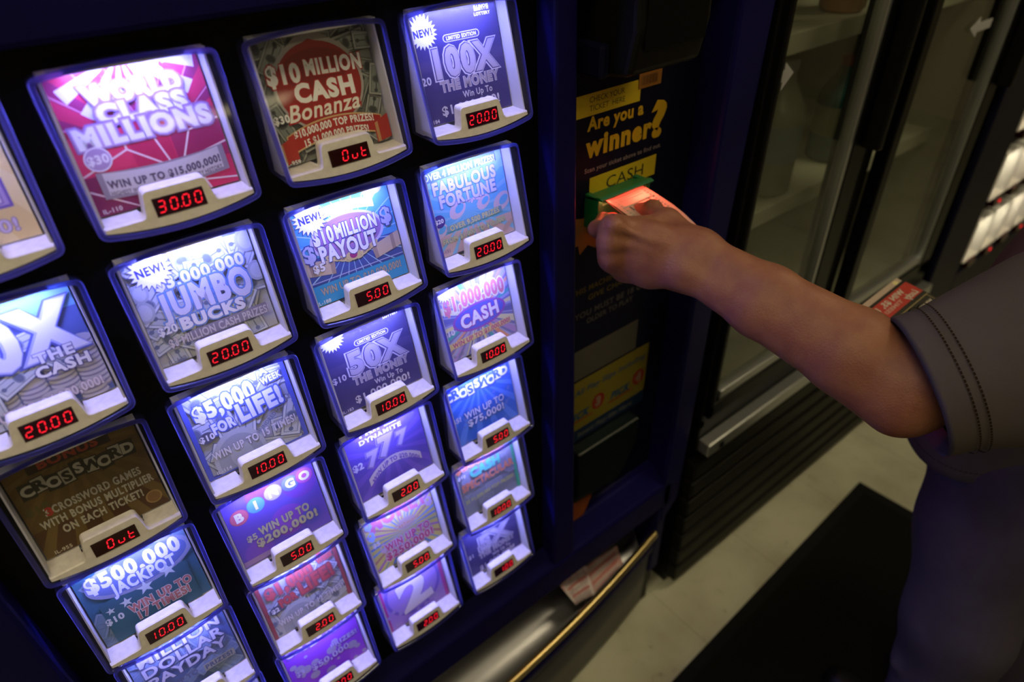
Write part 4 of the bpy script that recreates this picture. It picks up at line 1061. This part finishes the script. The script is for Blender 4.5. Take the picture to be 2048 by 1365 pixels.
# bottles standing in the cooler
def bottle(x, y, z, r, h, c, cap, label, kind='bottle', body=None):
    root_ = tag(empty(kind, (x, y, z)), label, kind, 'drinks in the cooler')
    m_ = mat('drink_' + kind, c, .25)
    b = MB(); b.lathe([(r * .8, 0), (r, .008), (r, h * .62), (r * .92, h * .68), (r * .42, h * .86), (r * .36, h * .93)], (0, 0, 0), m_); b.build('body', root_)
    b = MB(); b.lathe([(r * .40, h * .93), (r * .42, h * .94), (r * .42, h), (r * .36, h * 1.005)], (0, 0, 0), mat('cap', cap, .4)); b.build('cap', root_)
    if body:
        b = MB(); b.lathe([(r * 1.012, h * .28), (r * 1.02, h * .30), (r * 1.02, h * .54), (r * 1.012, h * .56)], (0, 0, 0), mat('bottle_label', body, .5)); b.build('label_band', root_)
bottle(1.415, .130, 1.244, .042, .25, (.42, .17, .03), (.42, .2, .05), 'orange bottle on the upper cooler shelf near the door frame')
bottle(1.285, .140, .916, .052, .26, (.30, .29, .24), (.3, .3, .3), 'tall whitish jug with pale blue band on the middle cooler shelf', 'jug', (.18, .24, .28))
bottle(1.045, .150, .916, .040, .24, (.012, .010, .009), (.02, .02, .02), 'black bottle at the left end of the middle cooler shelf', 'bottle', (.25, .25, .2))
bottle(1.135, .170, .916, .042, .23, (.010, .010, .010), (.3, .3, .26), 'black bottle with a pale band, second on the middle shelf', 'bottle', (.22, .22, .18))
bottle(1.205, .230, .916, .040, .27, (.07, .065, .05), (.2, .06, .03), 'brown-grey bottle behind the whitish jug', 'bottle')
bottle(1.090, .180, 1.244, .045, .22, (.03, .05, .035), (.1, .1, .1), 'dark green bottle on the upper cooler shelf', 'bottle')
bottle(1.54, .150, .916, .045, .22, (.02, .09, .10), (.2, .03, .02), 'teal bottle behind the far cooler door', 'bottle', (.2, .2, .12))
bottle(1.66, .150, .916, .045, .24, (.10, .10, .08), (.2, .2, .2), 'grey bottle behind the far cooler door', 'bottle')
bottle(1.72, .160, 1.244, .045, .24, (.16, .15, .14), (.3, .1, .08), 'pale bottle on the upper shelf behind the far door', 'bottle', (.22, .12, .12))

# ---------------------------------------------------------------- second machine beyond the cooler
M2 = tag(empty('ticket_machine', (2.45, .35, 0)), 'second dark navy machine with warm lit windows beyond the cooler', 'vending machine')
def m2part(name, b, parent=None): return rel(b, M2).build(name, parent or M2)
b = MB()
b.box((1.965, -.02, .02), (2.0, .68, 1.9), NAVY_D, .006); b.box((2.86, -.02, .02), (2.89, .68, 1.9), NAVY_D, .006); b.box((1.965, .66, .02), (2.89, .69, 1.9), NAVY_D); b.box((1.965, -.02, 1.87), (2.89, .68, 1.9), NAVY_D)
m2part('cabinet', b)
b = MB(); b.box((1.965, -.03, .02), (2.175, .0, 1.9), NAVY_D, .006); b.box((2.70, -.03, .02), (2.89, .0, 1.9), NAVY_D, .006); b.box((2.17, -.03, 1.06), (2.71, .0, 1.9), NAVY_D, .006); b.box((2.17, -.03, .02), (2.71, .0, .44), NAVY_D, .006); m2part('front_frame', b)
b = MB(); wx = [2.195 + .119 * i for i in range(5)]; wz = [.468, .668, .868]
xs = [2.165]
for x in wx[:4]: xs += [x, x + .108]
xs.append(2.715); zs = [.43]
for z in wz: zs += [z, z + .135]
zs.append(1.07)
for i in range(len(xs) - 1):
    if i % 2 == 0: b.box((xs[i], .0, zs[0]), (xs[i + 1], .012, zs[-1]), BLACK)
    else:
        for j in range(0, len(zs), 2): b.box((xs[i], .0, zs[j]), (xs[i + 1], .012, zs[j + 1]), BLACK)
m2part('window_panel', b)
for j, z in enumerate(wz):
    for i in range(4):
        x = wx[i]
        b = MB()
        b.box((x, -.028, z), (x + .002, .07, z + .135), WHITEP); b.box((x + .106, -.028, z), (x + .108, .07, z + .135), WHITEP); b.box((x, .068, z), (x + .108, .07, z + .135), WHITEP); b.box((x, -.028, z - .002), (x + .108, .07, z), CREAM); b.box((x, -.028, z + .133), (x + .108, .07, z + .135), WHITEP)
        wnd = m2part('ticket_window', b)
        b = MB(); b.box((x - .001, -.031, z - .001), (x + .109, -.029, z + .136), CLEAR); m2part('clear_cover', b, wnd)
        b = MB(); b.box((x + .02, .005, z + .126), (x + .09, .02, z + .130), LEDW); m2part('light_bar', b, wnd)
        b = MB(); b.box((x + .03, -.036, z - .026), (x + .078, -.001, z - .004), DISP); b.box((x + .060, -.0366, z - .019), (x + .072, -.0361, z - .012), DIGIT if (i + j) % 2 else DISP); m2part('price_display', b, wnd)
        b = MB(); b.box((x + .008, .030, z + .004), (x + .100, .0306, z + .118), ink(((.62, .55, .34), (.50, .45, .30), (.58, .42, .30), (.40, .44, .32))[(i + j) % 4]))
        tag(b.build('scratch_ticket'), ('pale', 'olive', 'peach', 'green')[(i + j) % 4] + ' ticket in %s row of the far machine, %s column' % (('lowest', 'middle', 'top')[j], ('first', 'second', 'third', 'fourth')[i]), 'scratch ticket', 'tickets in the far machine')
# ---------------------------------------------------------------- person
class Field:
    """smooth union of tapered capsules and ellipsoids on a grid, skinned as one continuous surface"""
    def __init__(s, lo, hi, h):
        s.lo, s.h = np.array(lo, float), h
        s.n = np.ceil((np.array(hi) - s.lo) / h).astype(int) + 1
        s.F = np.full(tuple(s.n), 1.0, np.float32)
    def _sub(s, lo, hi):
        i0 = np.clip(np.floor((np.array(lo) - s.lo) / s.h).astype(int), 0, s.n)
        i1 = np.clip(np.ceil((np.array(hi) - s.lo) / s.h).astype(int) + 1, 0, s.n)
        if (i1 <= i0).any(): return None
        sl = tuple(slice(a, b) for a, b in zip(i0, i1))
        ax = [(s.lo[k] + s.h * np.arange(i0[k], i1[k])).astype(np.float32) for k in range(3)]
        return sl, ax[0][:, None, None], ax[1][None, :, None], ax[2][None, None, :]
    def _mix(s, sl, d, k, cut=False):
        a = s.F[sl]
        if cut:
            d = -d; hh = np.clip(.5 - .5 * (a - d) / k, 0, 1); s.F[sl] = a * (1 - hh) + d * hh + k * hh * (1 - hh)
        else:
            hh = np.clip(.5 + .5 * (a - d) / k, 0, 1); s.F[sl] = a * (1 - hh) + d * hh - k * hh * (1 - hh)
    def cap(s, a, b, ra, rb, k=.006, cut=False):
        a, b = np.array(a, float), np.array(b, float); m_ = max(ra, rb) + k + .012
        q = s._sub(np.minimum(a, b) - m_, np.maximum(a, b) + m_)
        if q is None: return
        sl, X, Y, Z = q; d = b - a; L2 = max(float(d @ d), 1e-12)
        px, py, pz = X - a[0], Y - a[1], Z - a[2]
        t = np.clip((px * d[0] + py * d[1] + pz * d[2]) / L2, 0, 1)
        D = np.sqrt((px - t * d[0]) ** 2 + (py - t * d[1]) ** 2 + (pz - t * d[2]) ** 2) - (ra + (rb - ra) * t)
        s._mix(sl, D, k, cut)
    def chain(s, P, R, k=.004):
        for i in range(len(P) - 1): s.cap(P[i], P[i + 1], R[i], R[i + 1], k)
    def ell(s, c, r, k=.01, M=None, cut=False):
        c = np.array(c, float); m_ = max(r) + k + .012
        q = s._sub(c - m_, c + m_)
        if q is None: return
        sl, X, Y, Z = q; P = [X - c[0], Y - c[1], Z - c[2]]
        if M is not None: P = [P[0] * M[0][i] + P[1] * M[1][i] + P[2] * M[2][i] for i in range(3)]
        g = np.sqrt((P[0] / r[0]) ** 2 + (P[1] / r[1]) ** 2 + (P[2] / r[2]) ** 2)
        s._mix(sl, (g - 1) * min(r), k, cut)
    def mesh(s):
        F = s.F; n = F.shape; S_ = F < 0
        cs = [S_[i:n[0] - 1 + i, j:n[1] - 1 + j, k:n[2] - 1 + k] for i in (0, 1) for j in (0, 1) for k in (0, 1)]
        cnt = sum(c.astype(np.int8) for c in cs)
        I = np.argwhere((cnt > 0) & (cnt < 8))
        acc = np.zeros((len(I), 3)); num = np.zeros(len(I))
        cor = [(i, j, k) for i in (0, 1) for j in (0, 1) for k in (0, 1)]
        val = {c: F[I[:, 0] + c[0], I[:, 1] + c[1], I[:, 2] + c[2]] for c in cor}
        for a in cor:
            for ax in range(3):
                if a[ax]: continue
                b = tuple(a[q] + (q == ax) for q in range(3))
                f0, f1 = val[a], val[b]; x = (f0 < 0) != (f1 < 0)
                t = np.where(x, f0 / np.where(x, f0 - f1, 1), 0)
                p = np.array(a, float)[None, :].repeat(len(I), 0); p[:, ax] += t
                acc[x] += p[x]; num[x] += 1
        V = s.lo + s.h * (I + acc / num[:, None])
        ID = np.full(tuple(q - 1 for q in n), -1, np.int64); ID[I[:, 0], I[:, 1], I[:, 2]] = np.arange(len(I))
        Q = []
        for ax in range(3):
            o1, o2 = (ax + 1) % 3, (ax + 2) % 3
            A = np.take(S_, range(n[ax] - 1), ax); B = np.take(S_, range(1, n[ax]), ax)
            for flip, Mk in ((False, A & ~B), (True, ~A & B)):
                G = np.argwhere(Mk); G = G[(G[:, o1] > 0) & (G[:, o2] > 0) & (G[:, o1] < n[o1] - 1) & (G[:, o2] < n[o2] - 1)]
                if not len(G): continue
                def idx(d1, d2):
                    H = G.copy(); H[:, o1] -= d1; H[:, o2] -= d2; return ID[H[:, 0], H[:, 1], H[:, 2]]
                q = np.stack([idx(1, 1), idx(0, 1), idx(0, 0), idx(1, 0)], 1)
                Q.append(q[:, ::-1] if flip else q)
        return V, np.concatenate(Q)

SKIN = mat('skin', (0.25, 0.102, 0.055), 0.5, spec=.35, noise=.22, nscale=38, c2=(.21, .074, .046), bump=.35, bscale=420)
SKIN.node_tree.nodes['Principled BSDF'].inputs['Subsurface Weight'].default_value = .12
SKIN.node_tree.nodes['Principled BSDF'].inputs['Subsurface Radius'].default_value = (.01, .004, .002)
W = at(1388, 521, -.19); E = at(1826, 772, -.426); SH = Vector((.81, -.59, 1.24))
J = {k: at(*v) for k, v in {'imcp': (1228, 452, -.122), 'ipip': (1194, 458, -.086), 'idip': (1207, 440, -.069), 'itip': (1227, 437, -.060), 'mmcp': (1224, 484, -.122), 'rmcp': (1226, 515, -.122), 'pmcp': (1250, 540, -.125),
     'ttip': (1270, 421, -.068), 'tip': (1305, 420, -.098), 'tmcp': (1336, 444, -.133), 'tcmc': (1376, 490, -.175)}.items()}
f1 = Field((.42, -.66, 1.02), (.88, -.03, 1.33), .0019)
ax = (E - W).normalized(); pn = ax.cross(FWD).normalized()        # across the arm in the picture
if pn.dot(DOWN) < 0: pn = -pn
toward = -FWD
# forearm: two bones side by side at the wrist merging into the muscle belly
f1.chain([W - pn * .012, W.lerp(E, .35) - pn * .010 + toward * .002, W.lerp(E, .75) - pn * .006, E - pn * .004], [.0200, .0275, .0375, .0365], .012)
f1.chain([W + pn * .014, W.lerp(E, .35) + pn * .014, W.lerp(E, .75) + pn * .010, E + pn * .014], [.0185, .0260, .0370, .0370], .012)
f1.cap(W + pn * .020 + toward * .006, W + pn * .018 + toward * .004 + ax * .012, .0125, .010, .012)       # ulna head
f1.cap(E + pn * .030 - ax * .004, E + pn * .026 - ax * .03, .020, .018, .02)                                # elbow point
f1.chain([E, E.lerp(SH, .45), SH - Vector((0, 0, .03))], [.038, .045, .042], .02)
# palm
half = (J['mmcp'] + J['rmcp']) / 2
pd = (W - half).normalized()
deep = FWD * .010
for key, r0, r1, off in (('imcp', .0150, .0108, -.016), ('mmcp', .0160, .0112, -.005), ('rmcp', .0160, .0108, .006), ('pmcp', .0150, .0098, .016)):
    a = W + pn * off + deep * .4; b_ = J[key] + deep
    f1.cap(a, a.lerp(b_, .55) + deep * .4, r0 + .002, r0, .020); f1.cap(a.lerp(b_, .55) + deep * .4, b_, r0, r1, .016)
f1.cap(half + FWD * .022 + pd * .03, W + FWD * .012, .018, .018, .014)       # heel of the hand
f1.cap(J['tmcp'] + FWD * .004, W - pn * .010 + FWD * .006, .0165, .020, .016)   # thenar
f1.cap(J['tmcp'].lerp(J['imcp'], .15) + FWD * .006, J['imcp'].lerp(J['tmcp'], .2) + FWD * .008, .0105, .0105, .012)      # web
ks = [J[q] + FWD * .0085 for q in ('imcp', 'mmcp', 'rmcp', 'pmcp')]
for q in range(3): f1.cap(ks[q], ks[q + 1], .0125, .0120, .012)
# knuckle bumps and tendons on the back of the hand
for key, r in (('imcp', .0090), ('mmcp', .0098), ('rmcp', .0098), ('pmcp', .0088)):
    f1.ell(J[key] + toward * .0025, (r, r, r), .008)
    f1.cap(J[key] + toward * .0042, J[key].lerp(W, .75) + toward * .0068, .0030, .0022, .008)
f1.chain([J['mmcp'].lerp(W, .3) + toward * .0095 - pn * .006, J['mmcp'].lerp(W, .55) + toward * .0125 - pn * .010, W + toward * .018 - pn * .012, W + ax * .05 + toward * .0215 - pn * .004], [.0015, .0018, .0018, .0012], .004)   # vein
# fingers
f1.chain([J['imcp'] + FWD * .004, J['ipip'], J['idip'], J['itip']], [.0102, .0090, .0082, .0074], .0045)
f1.ell(J['ipip'], (.0096, .0096, .0096), .004)
f1.chain([J['tcmc'] + FWD * .008, J['tmcp'], J['tip'], J['ttip']], [.0145, .0125, .0105, .0086], .006)
f1.ell(J['tip'] + toward * .001, (.0112, .0112, .0112), .005)
for key, l1, l2, l3, lean in (('mmcp', .040, .025, .020, -.12), ('rmcp', .038, .024, .019, .0), ('pmcp', .030, .019, .017, .12)):
    a = J[key] + FWD * .006
    d1 = (FWD * .92 - RIGHT * .08 - DOWN * .25 + DOWN * lean * .3).normalized(); p1 = a + d1 * l1
    d2 = (RIGHT * .75 + FWD * .55 + DOWN * .1).normalized(); p2 = p1 + d2 * l2
    d3 = (RIGHT * .7 - FWD * .65).normalized(); p3 = p2 + d3 * l3
    r = .0092 if key != 'pmcp' else .0080
    f1.chain([a, p1, p2, p3], [r + .0008, r, r - .001, r - .0018], .0035)
VA, QA = f1.mesh()
LEGS = (((1.06, -.480, .76), (1.025, -.505, .64), (.975, -.540, .48), (.955, -.58, .19)), ((1.155, -.475, .76), (1.17, -.52, .62), (1.20, -.56, .46), (1.22, -.62, .19)))
TA, TB = at(1718, 620, -.27), at(1797, 558, -.27)
ex = (TB - TA); Wt = ex.length * 100; ex.normalize()
ey = Vector((.10, -.96, -.10)); ey = (ey - ex * ey.dot(ex)).normalized(); en = ex.cross(ey)
if en.z < 0: en = -en
# rest of the body, coarser (under clothes or out of sight)
f2 = Field((.58, -.76, .10), (1.42, -.12, 1.62), .008)
PEL = Vector((1.13, -.465, .80)); NK = Vector((1.00, -.53, 1.31)); HD = Vector((.985, -.50, 1.455))
f2.cap(PEL - Vector((.06, 0, 0)), PEL + Vector((.06, 0, 0)), .105, .105, .04); f2.cap(PEL, (1.05, -.495, 1.05), .090, .082, .03)
f2.cap((.95, -.535, 1.13), (1.07, -.515, 1.13), .080, .080, .03); f2.cap(SH + Vector((.04, .01, -.035)), (1.11, -.555, 1.205), .045, .045, .025); f2.cap(NK - Vector((0, 0, .06)), HD - Vector((0, .01, .05)), .052, .05, .03)
RS, RE, RW = Vector((1.165, -.565, 1.215)), Vector((1.235, -.515, .94)), TB + ey * .085 + Vector((.085, -.045, -.035))
f2.chain([SH - Vector((0, 0, .03)), SH.lerp(E, .35) - Vector((0, 0, .015))], [.042, .042], .015); f2.chain([RS, RE], [.046, .038], .015); f2.chain([RE, RE.lerp(RW, .3), RW], [.040, .041, .026], .02)
for P_ in LEGS: f2.chain([P_[0], P_[2], P_[3]], [.085, .055, .038], .03)
# head
f2.ell(HD + Vector((0, -.012, .02)), (.070, .088, .088), .02); f2.ell(HD + Vector((0, .018, -.045)), (.056, .066, .062), .03)
f2.cap(HD + Vector((0, .076, .008)), HD + Vector((0, .092, -.022)), .010, .014, .010); f2.cap(HD + Vector((-.018, .068, -.058)), HD + Vector((.018, .068, -.058)), .010, .010, .008)
for sx in (-1, 1): f2.ell(HD + Vector((sx * .072, -.008, -.012)), (.010, .018, .030), .006); f2.ell(HD + Vector((sx * .030, .078, .006)), (.014, .010, .010), .006, cut=True)
# right hand holding the tickets
hp = TB + ey * .085 + Vector((.012, 0, -.022)); dx = Vector((-.80, .58, .10)).normalized(); sd = Vector((-.50, -.75, .0)).normalized()
f2.chain([RW, hp], [.026, .022], .02)
for i, l in enumerate((.036, .042, .040, .032)):
    a = hp + dx * .02 + sd * (.030 - .020 * i) + Vector((0, 0, -.010)); p1 = a + dx * l + Vector((0, 0, -.012)); p2 = p1 + dx * .012 + Vector((0, 0, .016))
    f2.cap(hp + sd * (.02 - .013 * i), a, .014, .011, .01); f2.chain([a, p1, p2], [.0100, .0092, .0086], .002)
f2.chain([hp + sd * .022 + Vector((0, 0, .010)), hp + sd * .035 + dx * .025 + Vector((0, 0, .022)), hp + sd * .020 + dx * .055 + Vector((0, 0, .024))], [.014, .0115, .0095], .008)
VB, QB = f2.mesh()
PO = Vector((1.12, -.45, 0))
PER = tag(empty('person', PO), 'person in grey-brown short-sleeved shirt reaching out to feed a banknote into the green slot', 'person')
KS = 1.093
def KV(V): return np.array(CAM) + (np.asarray(V, float) - np.array(CAM)) * KS
def kmb(b):
    b.v = [tuple(q) for q in KV(b.v)]; return b
def fast_mesh(name, V, Q, mt, parent, origin):
    V = KV(V)
    me = bpy.data.meshes.new(name); V = np.asarray(V, np.float32) - np.array(origin, np.float32)
    me.vertices.add(len(V)); me.vertices.foreach_set('co', V.ravel())
    me.loops.add(Q.size); me.loops.foreach_set('vertex_index', Q.ravel().astype(np.int32))
    me.polygons.add(len(Q)); me.polygons.foreach_set('loop_start', np.arange(0, Q.size, 4, dtype=np.int32))
    me.materials.append(mt); me.update(calc_edges=True); me.validate()
    me.polygons.foreach_set('use_smooth', [True] * len(me.polygons))
    return link(name, me, parent)
fast_mesh('body', np.concatenate([VA, VB]), np.concatenate([QA, QB + len(VA)]), SKIN, PER, PO)
# nails
def ppart(name, b): return rel(kmb(b), PER).build(name, PER)
# shirt: torso and sleeves as cloth tubes with a turned hem
CLOTH = mat('grey_brown_twill', (.080, .068, .070), .85, spec=.15, noise=.10, nscale=14, bump=.25, bscale=1400)
STITCH = mat('dark_tan_thread', (.016, .010, .005), .8, spec=.1)
def tube_ring(c, u, v, a, b_, n=72, fold=0.0, ph=0.0, freq=5):
    R = []
    for k in range(n):
        q = 2 * math.pi * k / n
        s_ = 1 + fold * (math.sin(freq * q + ph) + .5 * math.sin((freq * 2 - 1) * q + 2.1 * ph))
        R.append(c + u * (a * math.cos(q) * s_) + v * (b_ * math.sin(q) * s_))
    return R
b = MB()
hem = [(.756, 1.140, -.460, .180, .128, -.26), (.762, 1.140, -.460, .194, .140, -.26), (.775, 1.140, -.460, .195, .141, -.26), (.84, 1.125, -.462, .190, .138, -.25), (.92, 1.10, -.47, .184, .134, -.2), (1.0, 1.06, -.485, .180, .132, -.15), (1.08, 1.04, -.50, .180, .132, -.05), (1.16, 1.015, -.515, .180, .124, .05), (1.22, 1.005, -.525, .170, .106, .12), (1.265, 1.0, -.53, .130, .082, .15), (1.295, 1.0, -.53, .078, .064, .15), (1.31, 1.0, -.53, .066, .060, .15)]
def axes_(a): return Vector((math.cos(a), math.sin(a), 0)), Vector((-math.sin(a), math.cos(a), 0))
RG = [tube_ring(Vector((x, y, z)), *axes_(an), a, c, fold=.012 + .03 * max(0, (1.0 - z)), ph=z * 9 + 1.0, freq=4) for z, x, y, a, c, an in hem]
def ride(p):
    # the hem lifts a little towards the front as the arm reaches forward
    q = min(.075, 5.5 * max(0, -.44 - p.y) ** 2) * max(0, min(1, (1.0 - p.z) / .15)); return Vector((p.x, p.y, p.z + q))
RG = [[ride(p) for p in R] for R in RG]
b.loft(RG, CLOTH, False, False)
def sleeve(A, B, prof, cuff):
    """rings from the cuff A towards the shoulder B; prof: (t, radius)"""
    d = (B - A).normalized(); u = d.cross(FWD).normalized(); v = d.cross(u)
    rings = [tube_ring(A + d * .018, u, v, prof[0][1] * .93, prof[0][1] * .93)]
    for t, rr in prof: rings.append(tube_ring(A + (B - A) * t, u, v, rr, rr * .96, fold=.010 + .018 * min(1, t * 1.5), ph=t * 4 + 2.3, freq=3))
    b.loft(rings, CLOTH, False, False)
    for tt in cuff:
        # two seams of thread around the cuff
        rr = prof[0][1] + (prof[3][1] - prof[0][1]) * tt / prof[3][0] * .9
        c = A + (B - A) * tt; R = tube_ring(c, u, v, rr * 1.006, rr * .967, n=120, fold=.010 + .018 * min(1, tt * 1.5), ph=tt * 4 + 2.3, freq=3)
        for k in range(0, 120):
            p0, p1 = R[k], R[(k + 1) % 120]; q = p0.lerp(p1, .72); o_ = (p0 - c).normalized() * .0006; sd_ = d * .0009
            b.add([p0 - sd_ + o_, q - sd_ + o_, q + sd_ + o_, p0 + sd_ + o_], [[0, 1, 2, 3]], STITCH)
CUF = E + (SH - E).normalized() * .004 + pn * .004
sleeve(CUF, Vector((.855, -.60, 1.200)), [(0, .0695), (.02, .0710), (.10, .0715), (.22, .079), (.42, .091), (.65, .098), (.85, .099), (1.0, .090)], (.085, .115))
# yoke across the shoulders
A_, B_ = Vector((.825, -.596, 1.205)), Vector((1.175, -.566, 1.190))
d_ = (B_ - A_).normalized(); v_ = d_.cross(Vector((0, 0, 1))).normalized(); u_ = v_.cross(d_)
b.loft([tube_ring(A_.lerp(B_, t), u_, v_, r1, r2) for t, r1, r2 in ((-.12, .012, .012), (-.10, .05, .05), (-.03, .080, .082), (.12, .094, .096), (.35, .100, .104), (.65, .100, .104), (.88, .094, .096), (1.03, .080, .082), (1.10, .05, .05), (1.12, .012, .012))], CLOTH)
RC = RE + (RS - RE).normalized() * .03
sleeve(RC, Vector((1.13, -.555, 1.185)), [(0, .068), (.02, .070), (.10, .0715), (.22, .075), (.42, .082), (.65, .088), (.85, .090), (1.0, .085)], (.085, .115))
# hem seam and side seam threads
for zz in (.782,):
    R = tube_ring(Vector((1.139, -.460, zz)), *axes_(-.26), .1955, .1418, n=160, fold=.012 + .03 * (1 - zz), ph=zz * 9 + 1.0, freq=4)
    R = [ride(p) for p in R]
    for k in range(160):
        p0, p1 = R[k], R[(k + 1) % 160]; q = p0.lerp(p1, .7)
        b.add([p0 + Vector((0, 0, -.0006)), q + Vector((0, 0, -.0006)), q + Vector((0, 0, .0006)), p0 + Vector((0, 0, .0006))], [[0, 1, 2, 3]], STITCH)
ppart('shirt', b)
# trousers
DEN = mat('dark_blue_trouser', (.060, .052, .085), .8, spec=.15, noise=.25, nscale=9, bump=.2, bscale=900)
f3 = Field((.78, -.76, .10), (1.40, -.26, 1.06), .008)
f3.cap(PEL - Vector((.060, 0, .0)), PEL + Vector((.060, 0, 0)), .108, .108, .03); f3.cap(PEL + Vector((-.055, 0, .10)), PEL + Vector((.055, 0, .10)), .100, .100, .03)
for P_ in LEGS: f3.chain(P_, [.100, .092, .076, .066], .03)
for P_ in LEGS:
    for q in (.35, .75): c_ = Vector(P_[2]).lerp(Vector(P_[3]), q); f3.cap(c_ + Vector((-.05, .05, 0)), c_ + Vector((.05, .055, .01)), .012, .010, .02)
V3, Q3 = f3.mesh(); tr_ = fast_mesh('trousers', V3, Q3, DEN, PER, PO)
# shoes, hair, eyes
for i, (x, y) in enumerate(((.955, -.545), (1.22, -.585))):
    zf = .129
    f4 = Field((x - .07, y - .16, zf - .01), (x + .07, y + .18, zf + .14), .006)
    f4.cap((x, y - .085, zf + .050), (x, y + .11, zf + .034), .040, .030, .02); f4.cap((x, y - .05, zf + .07), (x, y - .06, zf + .10), .040, .036, .02)
    V4, Q4 = f4.mesh(); V4[:, 2] = np.maximum(V4[:, 2], zf + .0105); fast_mesh('shoe', V4, Q4, BLACKP, PER, PO)
f5 = Field(tuple(HD - Vector((.12, .14, .08))), tuple(HD + Vector((.12, .12, .14))), .006)
f5.ell(HD + Vector((0, -.018, .030)), (.078, .094, .090), .01); f5.ell(HD + Vector((0, .075, -.03)), (.085, .075, .078), .01, cut=True)
V5, Q5 = f5.mesh(); fast_mesh('hair', V5, Q5, mat('dark_brown_hair', (.03, .02, .015), .6, bump=.6, bscale=300), PER, PO)
for sx in (-1, 1):
    b = MB()
    bm = bmesh.new(); bmesh.ops.create_uvsphere(bm, u_segments=14, v_segments=10, radius=.011)
    b.bm(bm, WHITEP, True, Matrix.Translation(HD + Vector((sx * .030, .066, .006))))
    bm = bmesh.new(); bmesh.ops.create_uvsphere(bm, u_segments=12, v_segments=8, radius=.005)
    b.bm(bm, BLACKP, True, Matrix.Translation(HD + Vector((sx * .030, .0735, .006))))
    ppart('eye', b)

# ---------------------------------------------------------------- tickets held in the other hand
def held(lift, shift, art, name, label):
    p = Print(Wt, 12, None, dz=.00003); art(p)
    b = MB(); O = TA + en * lift + ey * shift
    def P(x, y, k): return O + ex * (x / 100) + ey * (y / 100) + en * (k + .0004)
    c = [O, O + ex * Wt / 100, O + ex * Wt / 100 + ey * .12, O + ey * .12]
    b.add(c + [q + en * .0004 for q in c], [[3, 2, 1, 0], [4, 5, 6, 7], [0, 1, 5, 4], [1, 2, 6, 5], [2, 3, 7, 6], [3, 0, 4, 7]], PAPER)
    p.put(b, P); kmb(b); o = b.build(name)
    return tag(o, label, 'scratch ticket', 'tickets held in the hand')
def art1(p):
    p.rect(0, 0, Wt, 12, (.012, .010, .008)); p.rect(.15, .45, Wt - .1, 3.0, (.36, .03, .02))
    g = (.42, .40, .34)
    p.text('WIN $5, 12', Wt * .42, 1.15, .8, g, w=Wt * .72, bold=.05, rot=math.pi); p.text('TIMES!', Wt * .38, 2.2, .55, (.42, .25, .2), w=Wt * .4, bold=.04, rot=math.pi)
    p.text('Lucky', Wt * .78, 2.3, .9, g, w=Wt * .26, bold=.04, rot=math.pi, shear=.25)
    p.rect(.2, 3.6, Wt - .2, 3.72, (.30, .24, .10)); p.rect(Wt - .6, 3.6, Wt - .5, 9, (.30, .24, .10))
    p.text('WINNING', Wt * .72, 4.7, .5, g, w=Wt * .36, bold=.05, rot=math.pi); p.rect(.8, 4.3, 3.8, 5.8, (.30, .30, .24))
    p.rect(1, 6.4, Wt - 1, 7.6, (.32, .30, .2)); p.rect(1, 8.2, Wt - 1, 9.4, (.32, .30, .2))
held(.0012, .006, art1, 'held_ticket', 'red and black scratch ticket held behind the bent arm, lettering upside down')
def art2(p): p.rect(0, 0, Wt, 12, (.40, .32, .26)); p.ell(Wt - 1.2, .5, .5, .35, (.6, .55, .25))
held(-.0006, -.003, art2, 'held_ticket', 'pale ticket peeking out under the red and black one')
